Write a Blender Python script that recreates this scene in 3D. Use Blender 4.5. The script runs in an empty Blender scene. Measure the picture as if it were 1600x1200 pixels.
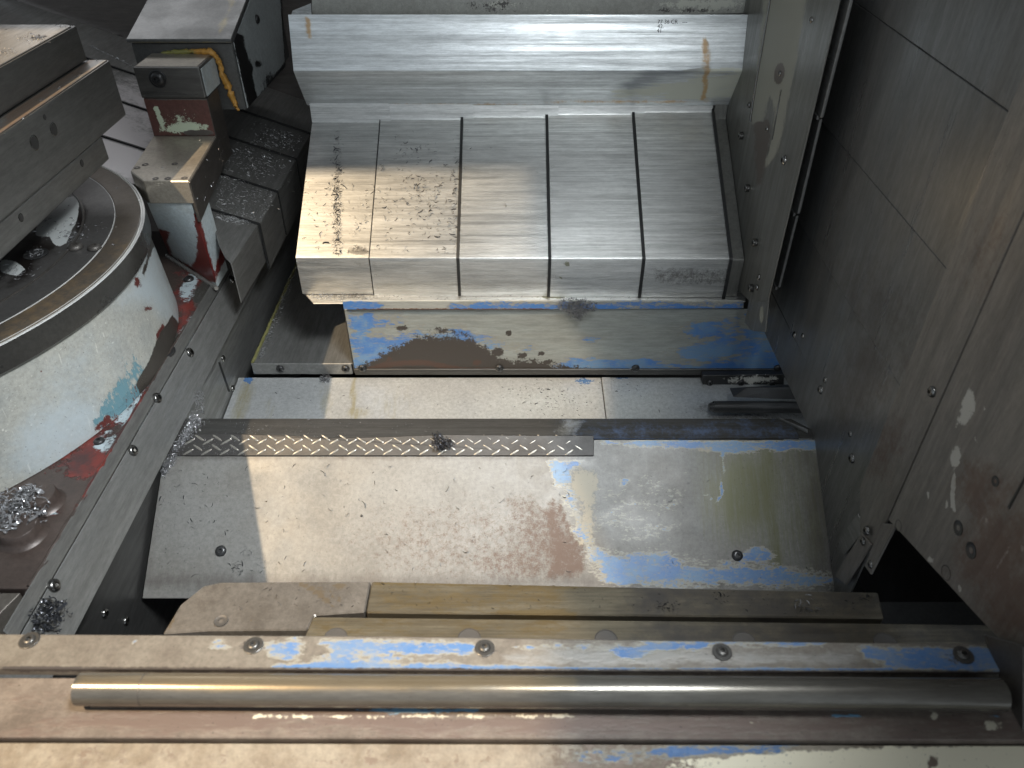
import bpy, bmesh, math, random
import numpy as np
from mathutils import Vector, Matrix
from math import radians, sin, cos, pi
random.seed(7); rng = np.random.default_rng(7)
S = bpy.context.scene
C = S.collection

# ---------------------------------------------------------------- camera
PITCH = radians(38); F = 1200.0            # focal length in photo pixels (1600 wide)
CP, SP = cos(PITCH), sin(PITCH)
cam = bpy.data.objects.new('camera', bpy.data.cameras.new('camera')); C.objects.link(cam)
cam.location = (0, 0, 0); cam.rotation_euler = (radians(90) - PITCH, 0, 0)
cam.data.sensor_width = 36; cam.data.lens = 27; cam.data.clip_start = .02; cam.data.clip_end = 60
cam.data.dof.use_dof = True; cam.data.dof.focus_distance = 1.25; cam.data.dof.aperture_fstop = 8
S.camera = cam

# ---------------------------------------------------------------- light
W = bpy.data.worlds.new('World'); S.world = W; W.use_nodes = True
bg = W.node_tree.nodes['Background']; bg.inputs[0].default_value = (.80, .90, 1, 1); bg.inputs[1].default_value = .62
def lamp(name, typ, loc, target, energy, color, **kw):
    d = bpy.data.lights.new(name, typ); d.energy = energy; d.color = color
    for k, v in kw.items(): setattr(d, k, v)
    o = bpy.data.objects.new(name, d); C.objects.link(o); o.location = loc
    o.rotation_euler = (Vector(target) - Vector(loc)).to_track_quat('-Z', 'Y').to_euler(); return o
LW = Vector((-2, -.25, 2.5))
lamp('warm_shop_lamp', 'SPOT', (-2, -.25, 2.5), (-.1, .8, -.7), 840, (1, .77, .50), spot_size=radians(60), spot_blend=.3, shadow_soft_size=.018)
lamp('overhead_tube_lamp', 'AREA', (.34, .86, .86), (.12, .86, -.7), 1.15, (.86, .94, 1), shape='RECTANGLE', size=1.1, size_y=.14)
lamp('front_tube_lamp', 'AREA', (.42, -.75, .45), (.2, 1.35, -.36), .95, (.90, .96, 1), shape='RECTANGLE', size=.55, size_y=.16, spread=radians(42))
lamp('side_fill_lamp', 'AREA', (.25, .30, .50), (-.28, .70, -.75), 4.4, (.92, .97, 1), shape='RECTANGLE', size=.35, size_y=.12, spread=radians(60))  # added fill with no visible source; brightens the table column and chute
lamp('rear_fill_lamp', 'AREA', (-.80, 1.80, .02), (-.72, 1.25, -.5), .9, (.95, .97, 1), shape='RECTANGLE', size=.55, size_y=.16)  # unseen lamp put in to lift the way cover, pallet top and bracket
S.view_settings.view_transform = 'Standard'; S.view_settings.look = 'None'
S.view_settings.exposure = 0; S.view_settings.gamma = 1

# ---------------------------------------------------------------- placing helpers
def ray(u, v):
    dx = (u - 800) / F; dy = (600 - v) / F
    return Vector((dx, CP + dy * SP, -SP + dy * CP))
def pz(u, v, z): r = ray(u, v); return r * (z / r.z)
def py(u, v, y): r = ray(u, v); return r * (y / r.y)
def px(u, v, x): r = ray(u, v); return r * (x / r.x)
def pp(u, v, p, n): r = ray(u, v); return r * (Vector(p).dot(n) / r.dot(n))
def pix(P):
    P = np.asarray(P, float)
    zc = P[:, 1] * CP - P[:, 2] * SP; yc = P[:, 1] * SP + P[:, 2] * CP
    zc = np.where(np.abs(zc) < 1e-3, 1e-3, zc)
    return 800 + F * P[:, 0] / zc, 600 - F * yc / zc
def seg_dist(U, V, a, b):
    ax, ay = a; bx, by = b; dx, dy = bx - ax, by - ay; L = dx * dx + dy * dy + 1e-9
    t = np.clip(((U - ax) * dx + (V - ay) * dy) / L, 0, 1)
    return np.hypot(U - ax - t * dx, V - ay - t * dy)
def poly_mask(U, V, pts, feather):
    d = np.full(U.shape, 1e9); ins = np.zeros(U.shape, bool); n = len(pts)
    for i in range(n):
        a, b = pts[i], pts[(i + 1) % n]
        d = np.minimum(d, seg_dist(U, V, a, b))
        if a[1] != b[1]:
            c = ((a[1] > V) != (b[1] > V)) & (U < (b[0] - a[0]) * (V - a[1]) / (b[1] - a[1]) + a[0]); ins ^= c
    return np.clip(.5 + np.where(ins, d, -d) / (feather * 2), 0, 1)
def mask(U, V, spec):
    m = np.zeros(U.shape)
    for s in spec:
        if s[0] == 'E':
            _, cu, cv, ru, rv, ang, val = s; a = radians(ang)
            x = (U - cu) * cos(a) + (V - cv) * sin(a); y = -(U - cu) * sin(a) + (V - cv) * cos(a)
            f = np.clip(1.5 - np.hypot(x / ru, y / rv), 0, 1)
        elif s[0] == 'P': _, pts, fe, val = s; f = poly_mask(U, V, pts, fe)
        elif s[0] == 'L':
            _, pts, w, val = s; d = np.full(U.shape, 1e9)
            for a, b in zip(pts, pts[1:]): d = np.minimum(d, seg_dist(U, V, a, b))
            f = np.clip(1.5 - d / w, 0, 1)
        elif s[0] == 'B': f = np.ones(U.shape); val = s[1]
        m = np.maximum(m, f * val) if val >= 0 else np.minimum(m, 1 - f * (-val) * 1.0) if False else (m * (1 - f * -val) if val < 0 else np.maximum(m, f * val))
    return m

# ---------------------------------------------------------------- materials
def lin(c): return tuple(((x / 255) / 12.92 if x / 255 < .04045 else ((x / 255 + .055) / 1.055) ** 2.4) for x in c)
MATS = {}
def mat(name, col, metallic=.9, rough=.4, grain=None, gamt=.3, gscale=130, dirt=None, damt=.5, dscale=9, speck=0, bump=.15, bscale=260, layers=(), aniso=0, scratch=0):
    m = bpy.data.materials.new(name); m.use_nodes = True; nt = m.node_tree; N, L = nt.nodes, nt.links
    metallic = metallic if metallic >= 1 or not metallic else metallic * .68
    p = N['Principled BSDF']; tc = N.new('ShaderNodeTexCoord')
    def noise(scale, detail=4, stretch=None, rgh=.6, w=0):
        n = N.new('ShaderNodeTexNoise'); n.inputs['Detail'].default_value = detail; n.inputs['Roughness'].default_value = rgh
        mp = N.new('ShaderNodeMapping'); L.new(tc.outputs['Object'], mp.inputs[0]); L.new(mp.outputs[0], n.inputs['Vector'])
        n.inputs['Scale'].default_value = 1
        s = stretch or (1, 1, 1); mp.inputs['Scale'].default_value = tuple(scale * k for k in s); mp.inputs['Location'].default_value = (w, w * 1.7, w * .3)
        return n.outputs['Fac']
    def math_(op, a, b=None, clamp=False):
        n = N.new('ShaderNodeMath'); n.operation = op; n.use_clamp = clamp
        for i, x in enumerate((a, b)):
            if x is None: continue
            if isinstance(x, (int, float)): n.inputs[i].default_value = x
            else: L.new(x, n.inputs[i])
        return n.outputs[0]
    def ramp(x, a, b, lo=0, hi=1):
        n = N.new('ShaderNodeMapRange'); n.interpolation_type = 'SMOOTHSTEP'; L.new(x, n.inputs[0])
        for i, v in zip((1, 2, 3, 4), (a, b, lo, hi)): n.inputs[i].default_value = v
        return n.outputs[0]
    def mix(f, a, b):
        n = N.new('ShaderNodeMix'); n.data_type = 'RGBA'; n.clamp_factor = True
        if isinstance(f, (int, float)): n.inputs[0].default_value = f
        else: L.new(f, n.inputs[0])
        for i, x in ((6, a), (7, b)):
            if isinstance(x, tuple): n.inputs[i].default_value = x if len(x) == 4 else (*x, 1)
            else: L.new(x, n.inputs[i])
        return n.outputs[2]
    def mixf(f, a, b):
        n = N.new('ShaderNodeMix'); n.data_type = 'FLOAT'; L.new(f, n.inputs[0])
        for i, x in ((2, a), (3, b)):
            if isinstance(x, (int, float)): n.inputs[i].default_value = x
            else: L.new(x, n.inputs[i])
        return n.outputs[0]
    c = col
    dst = {'x': (.14, 1, 1), 'y': (1, .2, 1), 'z': (1, 1, .2), None: None}[grain]
    if dirt is not None:
        c = mix(ramp(noise(dscale * (2.2 if grain else 1), 7, dst, .66), .35, .72, 0, damt), col, dirt)
    else: c = mix(ramp(noise(6, 5), .3, .7, 0, .25), col, tuple(x * .6 for x in col))
    if bump:
        vn = N.new('ShaderNodeVectorMath'); vn.operation = 'SCALE'; L.new(c, vn.inputs[0]); L.new(ramp(noise(170, 8, dst if grain else None, .85, 61), .34, .66, .80, 1.14), vn.inputs['Scale']); c = vn.outputs[0]
    r = math_('ADD', rough, ramp(noise(30 if grain else 14, 5, dst, w=3), .3, .7, -.04 if grain else -.06, .05 if grain else .08))
    met = metallic; hgt = math_('MULTIPLY', noise(bscale, 3), .3)
    if grain:
        st = {'x': (.012, 1, 1), 'y': (1, .012, 1), 'z': (1, 1, .012)}[grain]
        g1 = noise(gscale, 5, st, .75); g2 = noise(gscale * 4, 3, st, .7, 5)
        g = ramp(math_('ADD', math_('MULTIPLY', g1, .65), math_('MULTIPLY', g2, .35)), .36, .64, 1 - gamt, 1 + gamt * .6)
        n = N.new('ShaderNodeVectorMath'); n.operation = 'SCALE'; L.new(c, n.inputs[0]); L.new(g, n.inputs['Scale']); c = n.outputs[0]
        hgt = math_('ADD', hgt, math_('MULTIPLY', g2, .8)); r = math_('ADD', r, ramp(g1, .35, .65, .08, -.06))
    if scratch:
        for k, st in enumerate(((1, .035, .06), (.05, 1, 1), (.05, .5, .5))):
            s = ramp(noise(420, 2, (st[0] if st[0] < .9 else 1, st[1], st[2]), .5, 11 + k), .69, .73, 0, scratch); c = mix(s, c, tuple(min(1, x * 2.2) for x in col))
    first = True
    for ly in layers:
        at = N.new('ShaderNodeAttribute'); at.attribute_name = ly['a']
        amp = ly.get('amp', .9); sc = ly.get('s', 60); sf = ly.get('soft', .06)
        nz = math_('ADD', math_('MULTIPLY', noise(sc, 7, ly.get('st'), ly.get('r', .72), 21 + sc * .1), .55), math_('MULTIPLY', noise(sc * 4.5, 6, ly.get('st'), .75, 31), .45))
        v = math_('ADD', at.outputs['Fac'], math_('MULTIPLY', math_('SUBTRACT', nz, .5), amp * 2.6))
        f = ramp(v, .5 - sf, .5 + sf, 0, ly.get('op', 1))
        # keep it off where the attribute is zero
        f = math_('MULTIPLY', f, ramp(at.outputs['Fac'], .0, .12))
        if ly.get('wear'):
            f = math_('MULTIPLY', f, ramp(noise(260, 6, ly.get('st'), .8, 44), .36, .50, 1 - ly['wear'], 1))
        if ly.get('edge'):
            fe = math_('MULTIPLY', ramp(v, .5 - sf - .10, .5 - sf - .03, 0, .8), ramp(at.outputs['Fac'], .0, .12)); c = mix(fe, c, ly['edge'])
        lc = ly['c']
        if ly.get('c2'): lc = mix(ramp(noise(ly.get('s2', 24), 6, w=2), .4, .6), ly['c'], ly['c2'])
        c = mix(f, c, lc)
        if 'm' in ly: met = mixf(f, met, ly['m'])
        if 'rough' in ly: r = mixf(f, r, ly['rough'])
        hgt = math_('ADD', hgt, math_('MULTIPLY', f, ly.get('h', .6)))
    if speck:
        s1 = ramp(noise(420, 2, w=8), .68, .72, 0, speck); c = mix(s1, c, (.012, .011, .01))
    L.new(c, p.inputs['Base Color']); L.new(r, p.inputs['Roughness'])
    if isinstance(met, (int, float)): p.inputs['Metallic'].default_value = met
    else: L.new(met, p.inputs['Metallic'])
    if aniso:
        tv = N.new('ShaderNodeCombineXYZ'); tv.inputs[1].default_value = .6; tv.inputs[2].default_value = .8
        p.inputs['Anisotropic'].default_value = aniso; L.new(tv.outputs[0], p.inputs['Tangent'])
    if bump:
        b = N.new('ShaderNodeBump'); b.inputs['Strength'].default_value = bump; b.inputs['Distance'].default_value = .0012
        L.new(hgt, b.inputs['Height']); L.new(b.outputs[0], p.inputs['Normal'])
    MATS[name] = m; return m

BLUE = (.07, .15, .31); BEIGE = (.40, .38, .31); CREAM = (.50, .47, .38); RUST = (.10, .045, .022)
RED = (.14, .022, .016); WHITE = (.50, .52, .51); TEAL = (.13, .25, .29); OLIVE = (.16, .16, .09)
STEEL = (.48, .48, .47); DARK = (.16, .155, .15)
def lay(a, c, **k): d = dict(a=a, c=c); d.update(k); return d
mat('brushed_steel', (.60, .60, .58), 1, .42, 'x', .26, 150, dirt=(.38, .38, .37), damt=.22, dscale=9, aniso=.6, layers=(lay('m1', OLIVE, op=.8, s=40), lay('m2', (.10, .09, .08), op=.7, s=90, soft=.2)))
mat('brushed_dark', (.20, .195, .185), .9, .36, 'x', .25, 90, dirt=(.10, .095, .09), layers=(lay('m1', OLIVE, s=40),))
mat('dark_sheet', (.24, .237, .225), .85, .36, 'y', .15, 60, dirt=(.13, .125, .115), dscale=5, layers=(lay('m1', (.60, .57, .57), op=.9, s=30, soft=.3, m=.3, rough=.45), lay('m2', OLIVE, s=60)))
mat('guard_sheet_shade', (.055, .054, .052), .8, .4, 'y', .12, 60, dirt=(.03, .028, .026), dscale=4, bump=.06)
mat('guard_sheet', (.27, .27, .26), .9, .38, 'y', .12, 60, dirt=(.14, .135, .125), dscale=4, bump=.06)
mat('wall_sheet', (.215, .213, .205), .95, .34, 'z', .12, 40, dirt=(.13, .125, .115), dscale=5, speck=.35, bump=.10,
    layers=(lay('m1', (.34, .32, .28), m=.1, rough=.6, s=70, amp=.5), lay('m2', (.09, .065, .05), op=.55, s=20, soft=.3)))
mat('post_sheet', (.215, .2, .18), .7, .5, 'z', .10, 40, dirt=(.16, .14, .12), dscale=8, speck=.4, bump=.12, layers=(lay('m1', (.45, .43, .38), m=.1, rough=.6, s=90, amp=.6), lay('m2', (.12, .07, .05), op=.7, s=25, soft=.3)))
mat('chute_steel', (.165, .162, .152), .22, .48, None, dirt=(.115, .105, .09), damt=.6, dscale=10, speck=.5, bump=.16, bscale=140, scratch=.07, layers=(
    lay('m3', (.095, .095, .042), op=.95, s=70, soft=.5, rough=.35, st=(3, .18, .18)),
    lay('m2', (.085, .052, .038), op=.85, s=130, soft=.28, amp=1.1, m=.4, rough=.6),
    lay('m4', (.30, .27, .21), op=.9, s=40, m=.1, rough=.6, soft=.1),
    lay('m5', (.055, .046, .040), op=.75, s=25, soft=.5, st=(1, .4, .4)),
    lay('m1', BLUE, wear=.75, edge=(.26, .25, .21), c2=(.11, .19, .30), s=55, m=.05, rough=.45, amp=.8, st=(.5, 1, 1))))
mat('ridge_steel', (.075, .073, .069), .8, .38, 'x', .2, 60, dirt=(.05, .046, .04), dscale=8, speck=.3, layers=(lay('m1', (.12, .18, .32), m=.2, s=30, soft=.3, op=.7), lay('m4', (.45, .44, .40), s=30, soft=.3, op=.5),))
mat('floor_zinc', (.47, .48, .48), .75, .36, None, dirt=(.52, .53, .52), damt=.6, dscale=14, speck=.5, bump=.14, scratch=.08, layers=(
    lay('m1', (.33, .28, .12), op=.6, s=20, soft=.35, st=(2, .3, 1)), lay('m2', BLUE, s=80, m=.1, rough=.5, amp=1), lay('m3', (.12, .11, .09), op=.8, s=60, soft=.3)))
mat('blue_apron', (.28, .30, .285), .45, .46, 'x', .08, 40, dirt=(.27, .27, .24), dscale=12, speck=.25, bump=.14, layers=(
    lay('m1', (.055, .155, .38), wear=.55, edge=(.26, .25, .21), c2=(.12, .22, .36), s=38, m=.02, rough=.42, amp=1.0, st=(.28, 1, 1)),
    lay('m2', (.05, .043, .038), s=70, m=.3, rough=.55, amp=.75, h=-.8),
    lay('m3', (.075, .04, .028), op=.7, s=50, m=.1, rough=.75, amp=.6, soft=.2)))
mat('blue_lip', (.36, .36, .33), .4, .46, 'x', .08, 40, layers=(lay('m1', (.055, .155, .38), wear=.55, edge=(.26, .25, .21), s=60, m=.02, rough=.42, amp=.8, st=(.4, 1, 1)), lay('m2', RUST, s=120, m=.1, rough=.8, amp=1)))
mat('zinc_bright', (.56, .58, .58), .9, .42, 'x', .25, 110, dirt=(.50, .52, .52), damt=.6, dscale=20, bump=.28, bscale=160, layers=(
    lay('m1', (.50, .50, .42), s=60, m=.1, rough=.5, amp=.9, st=(.12, 1, 1)), lay('m2', (.42, .24, .07), op=.8, s=30, soft=.3, m=.2), lay('m3', (.17, .18, .19), op=.75, s=40, soft=.35, st=(.1, 1, 1))))
mat('painted_grey', (.30, .30, .27), .2, .5, None, dirt=(.22, .215, .19), dscale=12, speck=.4, layers=(lay('m1', (.42, .42, .36), s=90, m=.0, amp=1, rough=.6), lay('m2', (.10, .095, .09), s=70, amp=1, m=.6)))
mat('column_sheet', (.20, .197, .18), .85, .36, 'z', .10, 50, dirt=(.13, .125, .11), dscale=8, bump=.08, layers=(
    lay('m1', (.27, .265, .22), s=90, m=.05, rough=.55, amp=.85, soft=.04, st=(1, 1, .4)), lay('m2', (.135, .11, .095), s=40, m=.5, rough=.4, amp=.4)))
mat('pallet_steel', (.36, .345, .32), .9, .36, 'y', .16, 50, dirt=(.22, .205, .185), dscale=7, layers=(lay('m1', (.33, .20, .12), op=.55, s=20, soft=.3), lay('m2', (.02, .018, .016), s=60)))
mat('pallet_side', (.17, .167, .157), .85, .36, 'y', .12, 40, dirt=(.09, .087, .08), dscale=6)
mat('table_ring', (.12, .10, .08), .7, .45, None, dirt=(.08, .068, .055), dscale=18, bump=.08, layers=(lay('m1', (.30, .20, .10), op=.5, s=25, soft=.3),))
mat('table_disc', (.13, .125, .12), .8, .38, None, dirt=(.075, .07, .062), dscale=8, bump=.05, layers=(
    lay('m2', (.02, .015, .013), s=25, amp=.4, soft=.2), lay('m1', WHITE, s=22, m=0, rough=.4, amp=.35, soft=.03)))
mat('band_steel', (.09, .088, .082), .9, .3, None, dirt=(.06, .056, .052), dscale=8, bump=.04)
mat('column_paint', (.39, .385, .345), 0, .38, None, dirt=(.30, .31, .295), damt=.8, dscale=16, bump=.6, bscale=60, speck=.6, scratch=.35, layers=(
    lay('m4', (.43, .49, .52), s=30, soft=.4, op=.8, amp=.5),
    lay('m2', (.11, .028, .024), s=75, m=0, rough=.4, amp=1.0, h=-.6, st=(1, 1, .5)),
    lay('m1', TEAL, s=40, m=0, rough=.4, amp=1.0, h=-.3, st=(1, 1, .45)),
    lay('m3', (.085, .075, .065), s=22, m=.5, rough=.4, amp=.35, h=-1)))
mat('casting', (.075, .056, .048), .35, .42, None, dirt=(.04, .03, .026), dscale=30, bump=.9, bscale=120, layers=(
    lay('m2', RED, c2=(.05, .02, .018), s=50, m=0, rough=.35, amp=.8), lay('m1', (.36, .42, .44), s=55, m=0, rough=.4, amp=.8), lay('m3', (.10, .095, .085), s=30, m=.6, rough=.35, amp=.4)))
mat('bracket_white', (.47, .53, .55), .05, .36, None, dirt=(.42, .44, .42), damt=.8, dscale=14, bump=.35, bscale=120, speck=.3, layers=(
    lay('m2', RED, c2=(.15, .02, .018), s=60, m=0, rough=.32, amp=.6, h=-.6),))
mat('bracket_steel', (.40, .36, .30), .85, .38, None, dirt=(.19, .17, .145), dscale=14, bump=.12, speck=.25)
mat('bracket_dark', (.10, .09, .08), .75, .36, None, dirt=(.06, .05, .045), dscale=14, bump=.15, speck=.3)
mat('bracket_red', (.14, .065, .055), .4, .38, None, dirt=(.10, .06, .05), dscale=14, bump=.15, layers=(lay('m1', (.50, .56, .42), s=80, m=0, rough=.5, amp=1.1), lay('m3', (.2, .185, .17), s=25, m=.8, amp=.4)))
mat('cap_steel', (.155, .15, .14), .9, .34, 'x', .08, 60)
mat('housing_dark', (.13, .13, .125), .55, .36, None, dirt=(.09, .09, .085), dscale=6, bump=.06, layers=(lay('m1', (.30, .24, .10), op=.6, s=20, soft=.3),))
mat('housing_paint', (.46, .49, .48), .0, .42, None, dirt=(.27, .29, .29), dscale=16, bump=.3, bscale=100, layers=(lay('m1', (.05, .05, .05), s=70, m=.7, rough=.35, amp=.7, h=-1),))
mat('sealant', (.55, .28, .055), 0, .45, None, dirt=(.42, .22, .05), dscale=40, bump=.5, bscale=150, layers=(lay('m1', (.25, .24, .07), s=60, amp=.6),))
mat('sealant_old', (.22, .21, .08), 0, .5, None, dirt=(.08, .075, .05), dscale=60, bump=.3)
mat('edge_highlight', (.8, .79, .76), .6, .2, None, bump=0)  # pale colour paints in the highlight along the table rim
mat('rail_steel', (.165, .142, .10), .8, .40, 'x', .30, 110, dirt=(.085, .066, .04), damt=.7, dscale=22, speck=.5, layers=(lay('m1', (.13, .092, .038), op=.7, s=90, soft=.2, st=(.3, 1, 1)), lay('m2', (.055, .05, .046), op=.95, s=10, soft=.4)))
mat('rail_plate', (.15, .135, .118), .65, .45, None, dirt=(.10, .087, .073), damt=.8, dscale=34, speck=.5, bump=.15, layers=(lay('m1', (.12, .095, .065), s=70, amp=.9, soft=.1),))
mat('plug_steel', (.12, .11, .10), .8, .42, None, dirt=(.06, .055, .05), dscale=60, bump=.3)
mat('sill_paint', (.165, .147, .122), .1, .48, None, dirt=(.105, .088, .072), damt=.8, dscale=38, speck=.5, bump=.3, bscale=120, layers=(
    lay('m2', (.30, .29, .27), s=25, m=.6, rough=.4, amp=.6, soft=.15, st=(.35, 1, 1)),
    lay('m1', BLUE, wear=.75, edge=(.26, .25, .21), c2=(.12, .18, .28), s=45, m=.02, rough=.42, amp=.9, soft=.06, st=(.4, 1, 1)),
    lay('m3', (.06, .05, .045), s=60, amp=.8)))
mat('sill_low', (.175, .145, .12), .1, .5, None, dirt=(.085, .066, .054), damt=.8, dscale=28, speck=.6, bump=.35, bscale=100, layers=(
    lay('m2', (.13, .095, .08), s=60, m=.2, rough=.5, amp=.9, soft=.2, st=(.25, 1, 1)), lay('m1', (.14, .30, .45), s=60, m=0, amp=1, st=(.35, 1, 1)), lay('m3', (.50, .46, .36), s=60, m=0, amp=1)))
mat('sill_front', (.26, .225, .175), .05, .5, None, dirt=(.15, .115, .08), damt=.9, dscale=30, speck=.5, bump=.35, bscale=70, layers=(
    lay('m4', (.72, .66, .50), s=40, m=0, amp=.6), lay('m2', (.17, .13, .10), s=50, m=.2, rough=.5, amp=1.1, soft=.1), lay('m1', BLUE, wear=.75, edge=(.26, .25, .21), s=55, m=0, amp=1, st=(.4, 1, 1))))
mat('rod_steel', (.18, .168, .148), .95, .25, 'x', .14, 40, dirt=(.12, .11, .09), damt=.7, dscale=16, bump=.08, speck=.3, layers=(lay('m1', (.34, .26, .15), op=.5, s=30, soft=.3, st=(.2, 1, 1)),))
mat('tread_steel', (.034, .032, .03), .4, .5, None, dirt=(.035, .03, .026), dscale=30, speck=.3, bump=.2)
mat('tread_lug', (.27, .255, .225), .9, .3, None, bump=.1)
mat('screw_steel', (.20, .195, .185), 1, .26, None, bump=0)
mat('screw_dark', (.10, .095, .088), .95, .33, None, bump=0)
mat('screw_black', (.05, .05, .05), .8, .32, None, bump=0)
mat('rubber_black', (.012, .012, .012), 0, .5, None, bump=0)
mat('pipe_black', (.045, .045, .045), .5, .34, None, bump=.05)
mat('bracket_black', (.03, .03, .03), .5, .38, None, bump=.15, layers=(lay('m1', (.45, .44, .40), s=60, m=0, amp=1, rough=.6),))
mat('chip_steel', (.42, .42, .43), .95, .24, None, bump=0)
mat('chip_mid', (.19, .19, .195), .8, .3, None, bump=0)
mat('chip_bright', (.62, .62, .62), .8, .28, None, bump=0)
mat('chip_dark', (.06, .062, .07), .9, .3, None, bump=0)
mat('back_wall', (.14, .125, .115), .6, .42, 'x', .08, 30, dirt=(.09, .08, .07), dscale=6)
mat('back_brown', (.15, .12, .11), .4, .4, None, dirt=(.10, .08, .072), dscale=6, bump=.05)
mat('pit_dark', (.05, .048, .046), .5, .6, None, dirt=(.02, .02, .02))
mat('dark_paint', (.02, .02, .02), 0, .6, None, bump=0)
mat('weld', (.30, .29, .27), .9, .35, None, bump=.4, bscale=300)
mat('blocker_grey', (.16, .16, .16), .0, .5, None)

# ---------------------------------------------------------------- object helpers
def setp(o, label=None, cat=None, group=None, kind=None):
    if label: o['label'] = label
    if cat: o['category'] = cat
    if group: o['group'] = group
    if kind: o['kind'] = kind
    return o
def root(name, label, cat, loc, group=None):
    o = bpy.data.objects.new(name, None); C.objects.link(o); o.location = loc; o.empty_display_size = .02
    return setp(o, label, cat, group)
def wloc(o):
    v = Vector((0, 0, 0))
    while o is not None: v += Vector(o.location); o = o.parent
    return v
def finish(name, bm, m, parent=None, masks=None, smooth=False, keep=None):
    """link a bmesh whose vertices are in world space; origin: parent-relative, or the base of the thing"""
    bm.normal_update()
    me = bpy.data.meshes.new(name)
    co = np.array([v.co[:] for v in bm.verts])
    if parent is None:
        lo, hi = co.min(0), co.max(0); org = Vector(((lo[0] + hi[0]) / 2, (lo[1] + hi[1]) / 2, lo[2]))
    elif keep is not None: org = Vector(keep)
    else: org = wloc(parent)
    bmesh.ops.translate(bm, verts=bm.verts, vec=-org)
    bm.to_mesh(me); bm.free()
    if masks:
        U, V = pix(co)
        for k, sp in masks.items():
            a = me.attributes.new(k, 'FLOAT', 'POINT'); a.data.foreach_set('value', mask(U, V, sp).astype(np.float32))
    me.materials.append(MATS[m])
    if smooth:
        for p in me.polygons: p.use_smooth = True
        if smooth != 'all': me.set_sharp_from_angle(angle=radians(35))
    o = bpy.data.objects.new(name, me); C.objects.link(o)
    if parent is not None: o.parent = parent; o.location = org - wloc(parent)
    else: o.location = org
    return o
def slice_bm(bm, dirs):
    co = np.array([v.co[:] for v in bm.verts])
    for d, cell in dirs:
        d = Vector(d).normalized(); pr = co @ np.array(d); a, b = pr.min(), pr.max(); n = int((b - a) / cell)
        for i in range(1, n + 1):
            t = a + (b - a) * i / (n + 1)
            bmesh.ops.bisect_plane(bm, geom=bm.verts[:] + bm.edges[:] + bm.faces[:], plane_co=d * t, plane_no=d, dist=1e-6)
def newell(P):
    n = Vector((0, 0, 0))
    for a, b in zip(P, P[1:] + P[:1]): n += Vector(a).cross(Vector(b))
    return n.normalized()
def slab_bm(P, thick, bevel=.0008, back=None):
    """closed polygon P (world) given a thickness away from the camera (or along `back`)"""
    P = [Vector(p) for p in P]; n = newell(P); c = sum(P, Vector()) / len(P)
    if n.dot(-c) < 0: P.reverse(); n = -n
    d = Vector(back) * thick if back is not None else -n * thick
    bm = bmesh.new(); f = [bm.verts.new(p) for p in P]; b = [bm.verts.new(p + d) for p in P]
    bm.faces.new(f); bm.faces.new(b[::-1])
    for i in range(len(P)):
        j = (i + 1) % len(P); bm.faces.new((f[j], f[i], b[i], b[j]))
    bmesh.ops.recalc_face_normals(bm, faces=bm.faces)
    if bevel: bmesh.ops.bevel(bm, geom=bm.edges[:], offset=bevel, segments=1, affect='EDGES', profile=.5)
    return bm, n
def plate(name, P, thick, m, parent=None, masks=None, cell=.012, bevel=.0008, back=None):
    bm, n = slab_bm(P, thick, bevel, back)
    if masks:
        e1 = Vector((1, 0, 0)) if abs(n.x) < .8 else Vector((0, 1, 0)); e1 = (e1 - n * e1.dot(n)).normalized(); e2 = n.cross(e1)
        slice_bm(bm, ((e1, cell), (e2, cell)))
    return finish(name, bm, m, parent, masks)
def box(name, lo, hi, m, parent=None, masks=None, bevel=.0015, cell=.015):
    bm = bmesh.new(); bmesh.ops.create_cube(bm, size=1)
    for v in bm.verts: v.co = Vector([(lo[i] + hi[i]) / 2 + v.co[i] * (hi[i] - lo[i]) for i in range(3)])
    if bevel: bmesh.ops.bevel(bm, geom=bm.edges[:], offset=bevel, segments=2, affect='EDGES', profile=.6)
    if masks: slice_bm(bm, (((1, 0, 0), cell), ((0, 1, 0), cell), ((0, 0, 1), cell)))
    return finish(name, bm, m, parent, masks)
def hull(name, pts, m, parent=None, masks=None, bevel=.0015, cell=.012):
    bm = bmesh.new()
    for p in pts: bm.verts.new(p)
    bmesh.ops.convex_hull(bm, input=bm.verts)
    bmesh.ops.dissolve_limit(bm, angle_limit=radians(1), verts=bm.verts, edges=bm.edges)
    if bevel: bmesh.ops.bevel(bm, geom=bm.edges[:], offset=bevel, segments=1, affect='EDGES', profile=.6)
    if masks: slice_bm(bm, (((1, 0, 0), cell), ((0, 1, 0), cell), ((0, 0, 1), cell)))
    return finish(name, bm, m, parent, masks)
def fillet(pr, r=.0018, n=3):
    out = [Vector(pr[0])]
    for a, b, c in zip(pr, pr[1:], pr[2:]):
        a, b, c = Vector(a), Vector(b), Vector(c); d1 = (a - b); d2 = (c - b); rr = min(r, d1.length * .4, d2.length * .4)
        p, q = b + d1.normalized() * rr, b + d2.normalized() * rr
        for i in range(n + 1):
            t = i / n; out.append(p * (1 - t) ** 2 + b * 2 * t * (1 - t) + q * t * t)
    out.append(Vector(pr[-1])); return out
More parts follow.
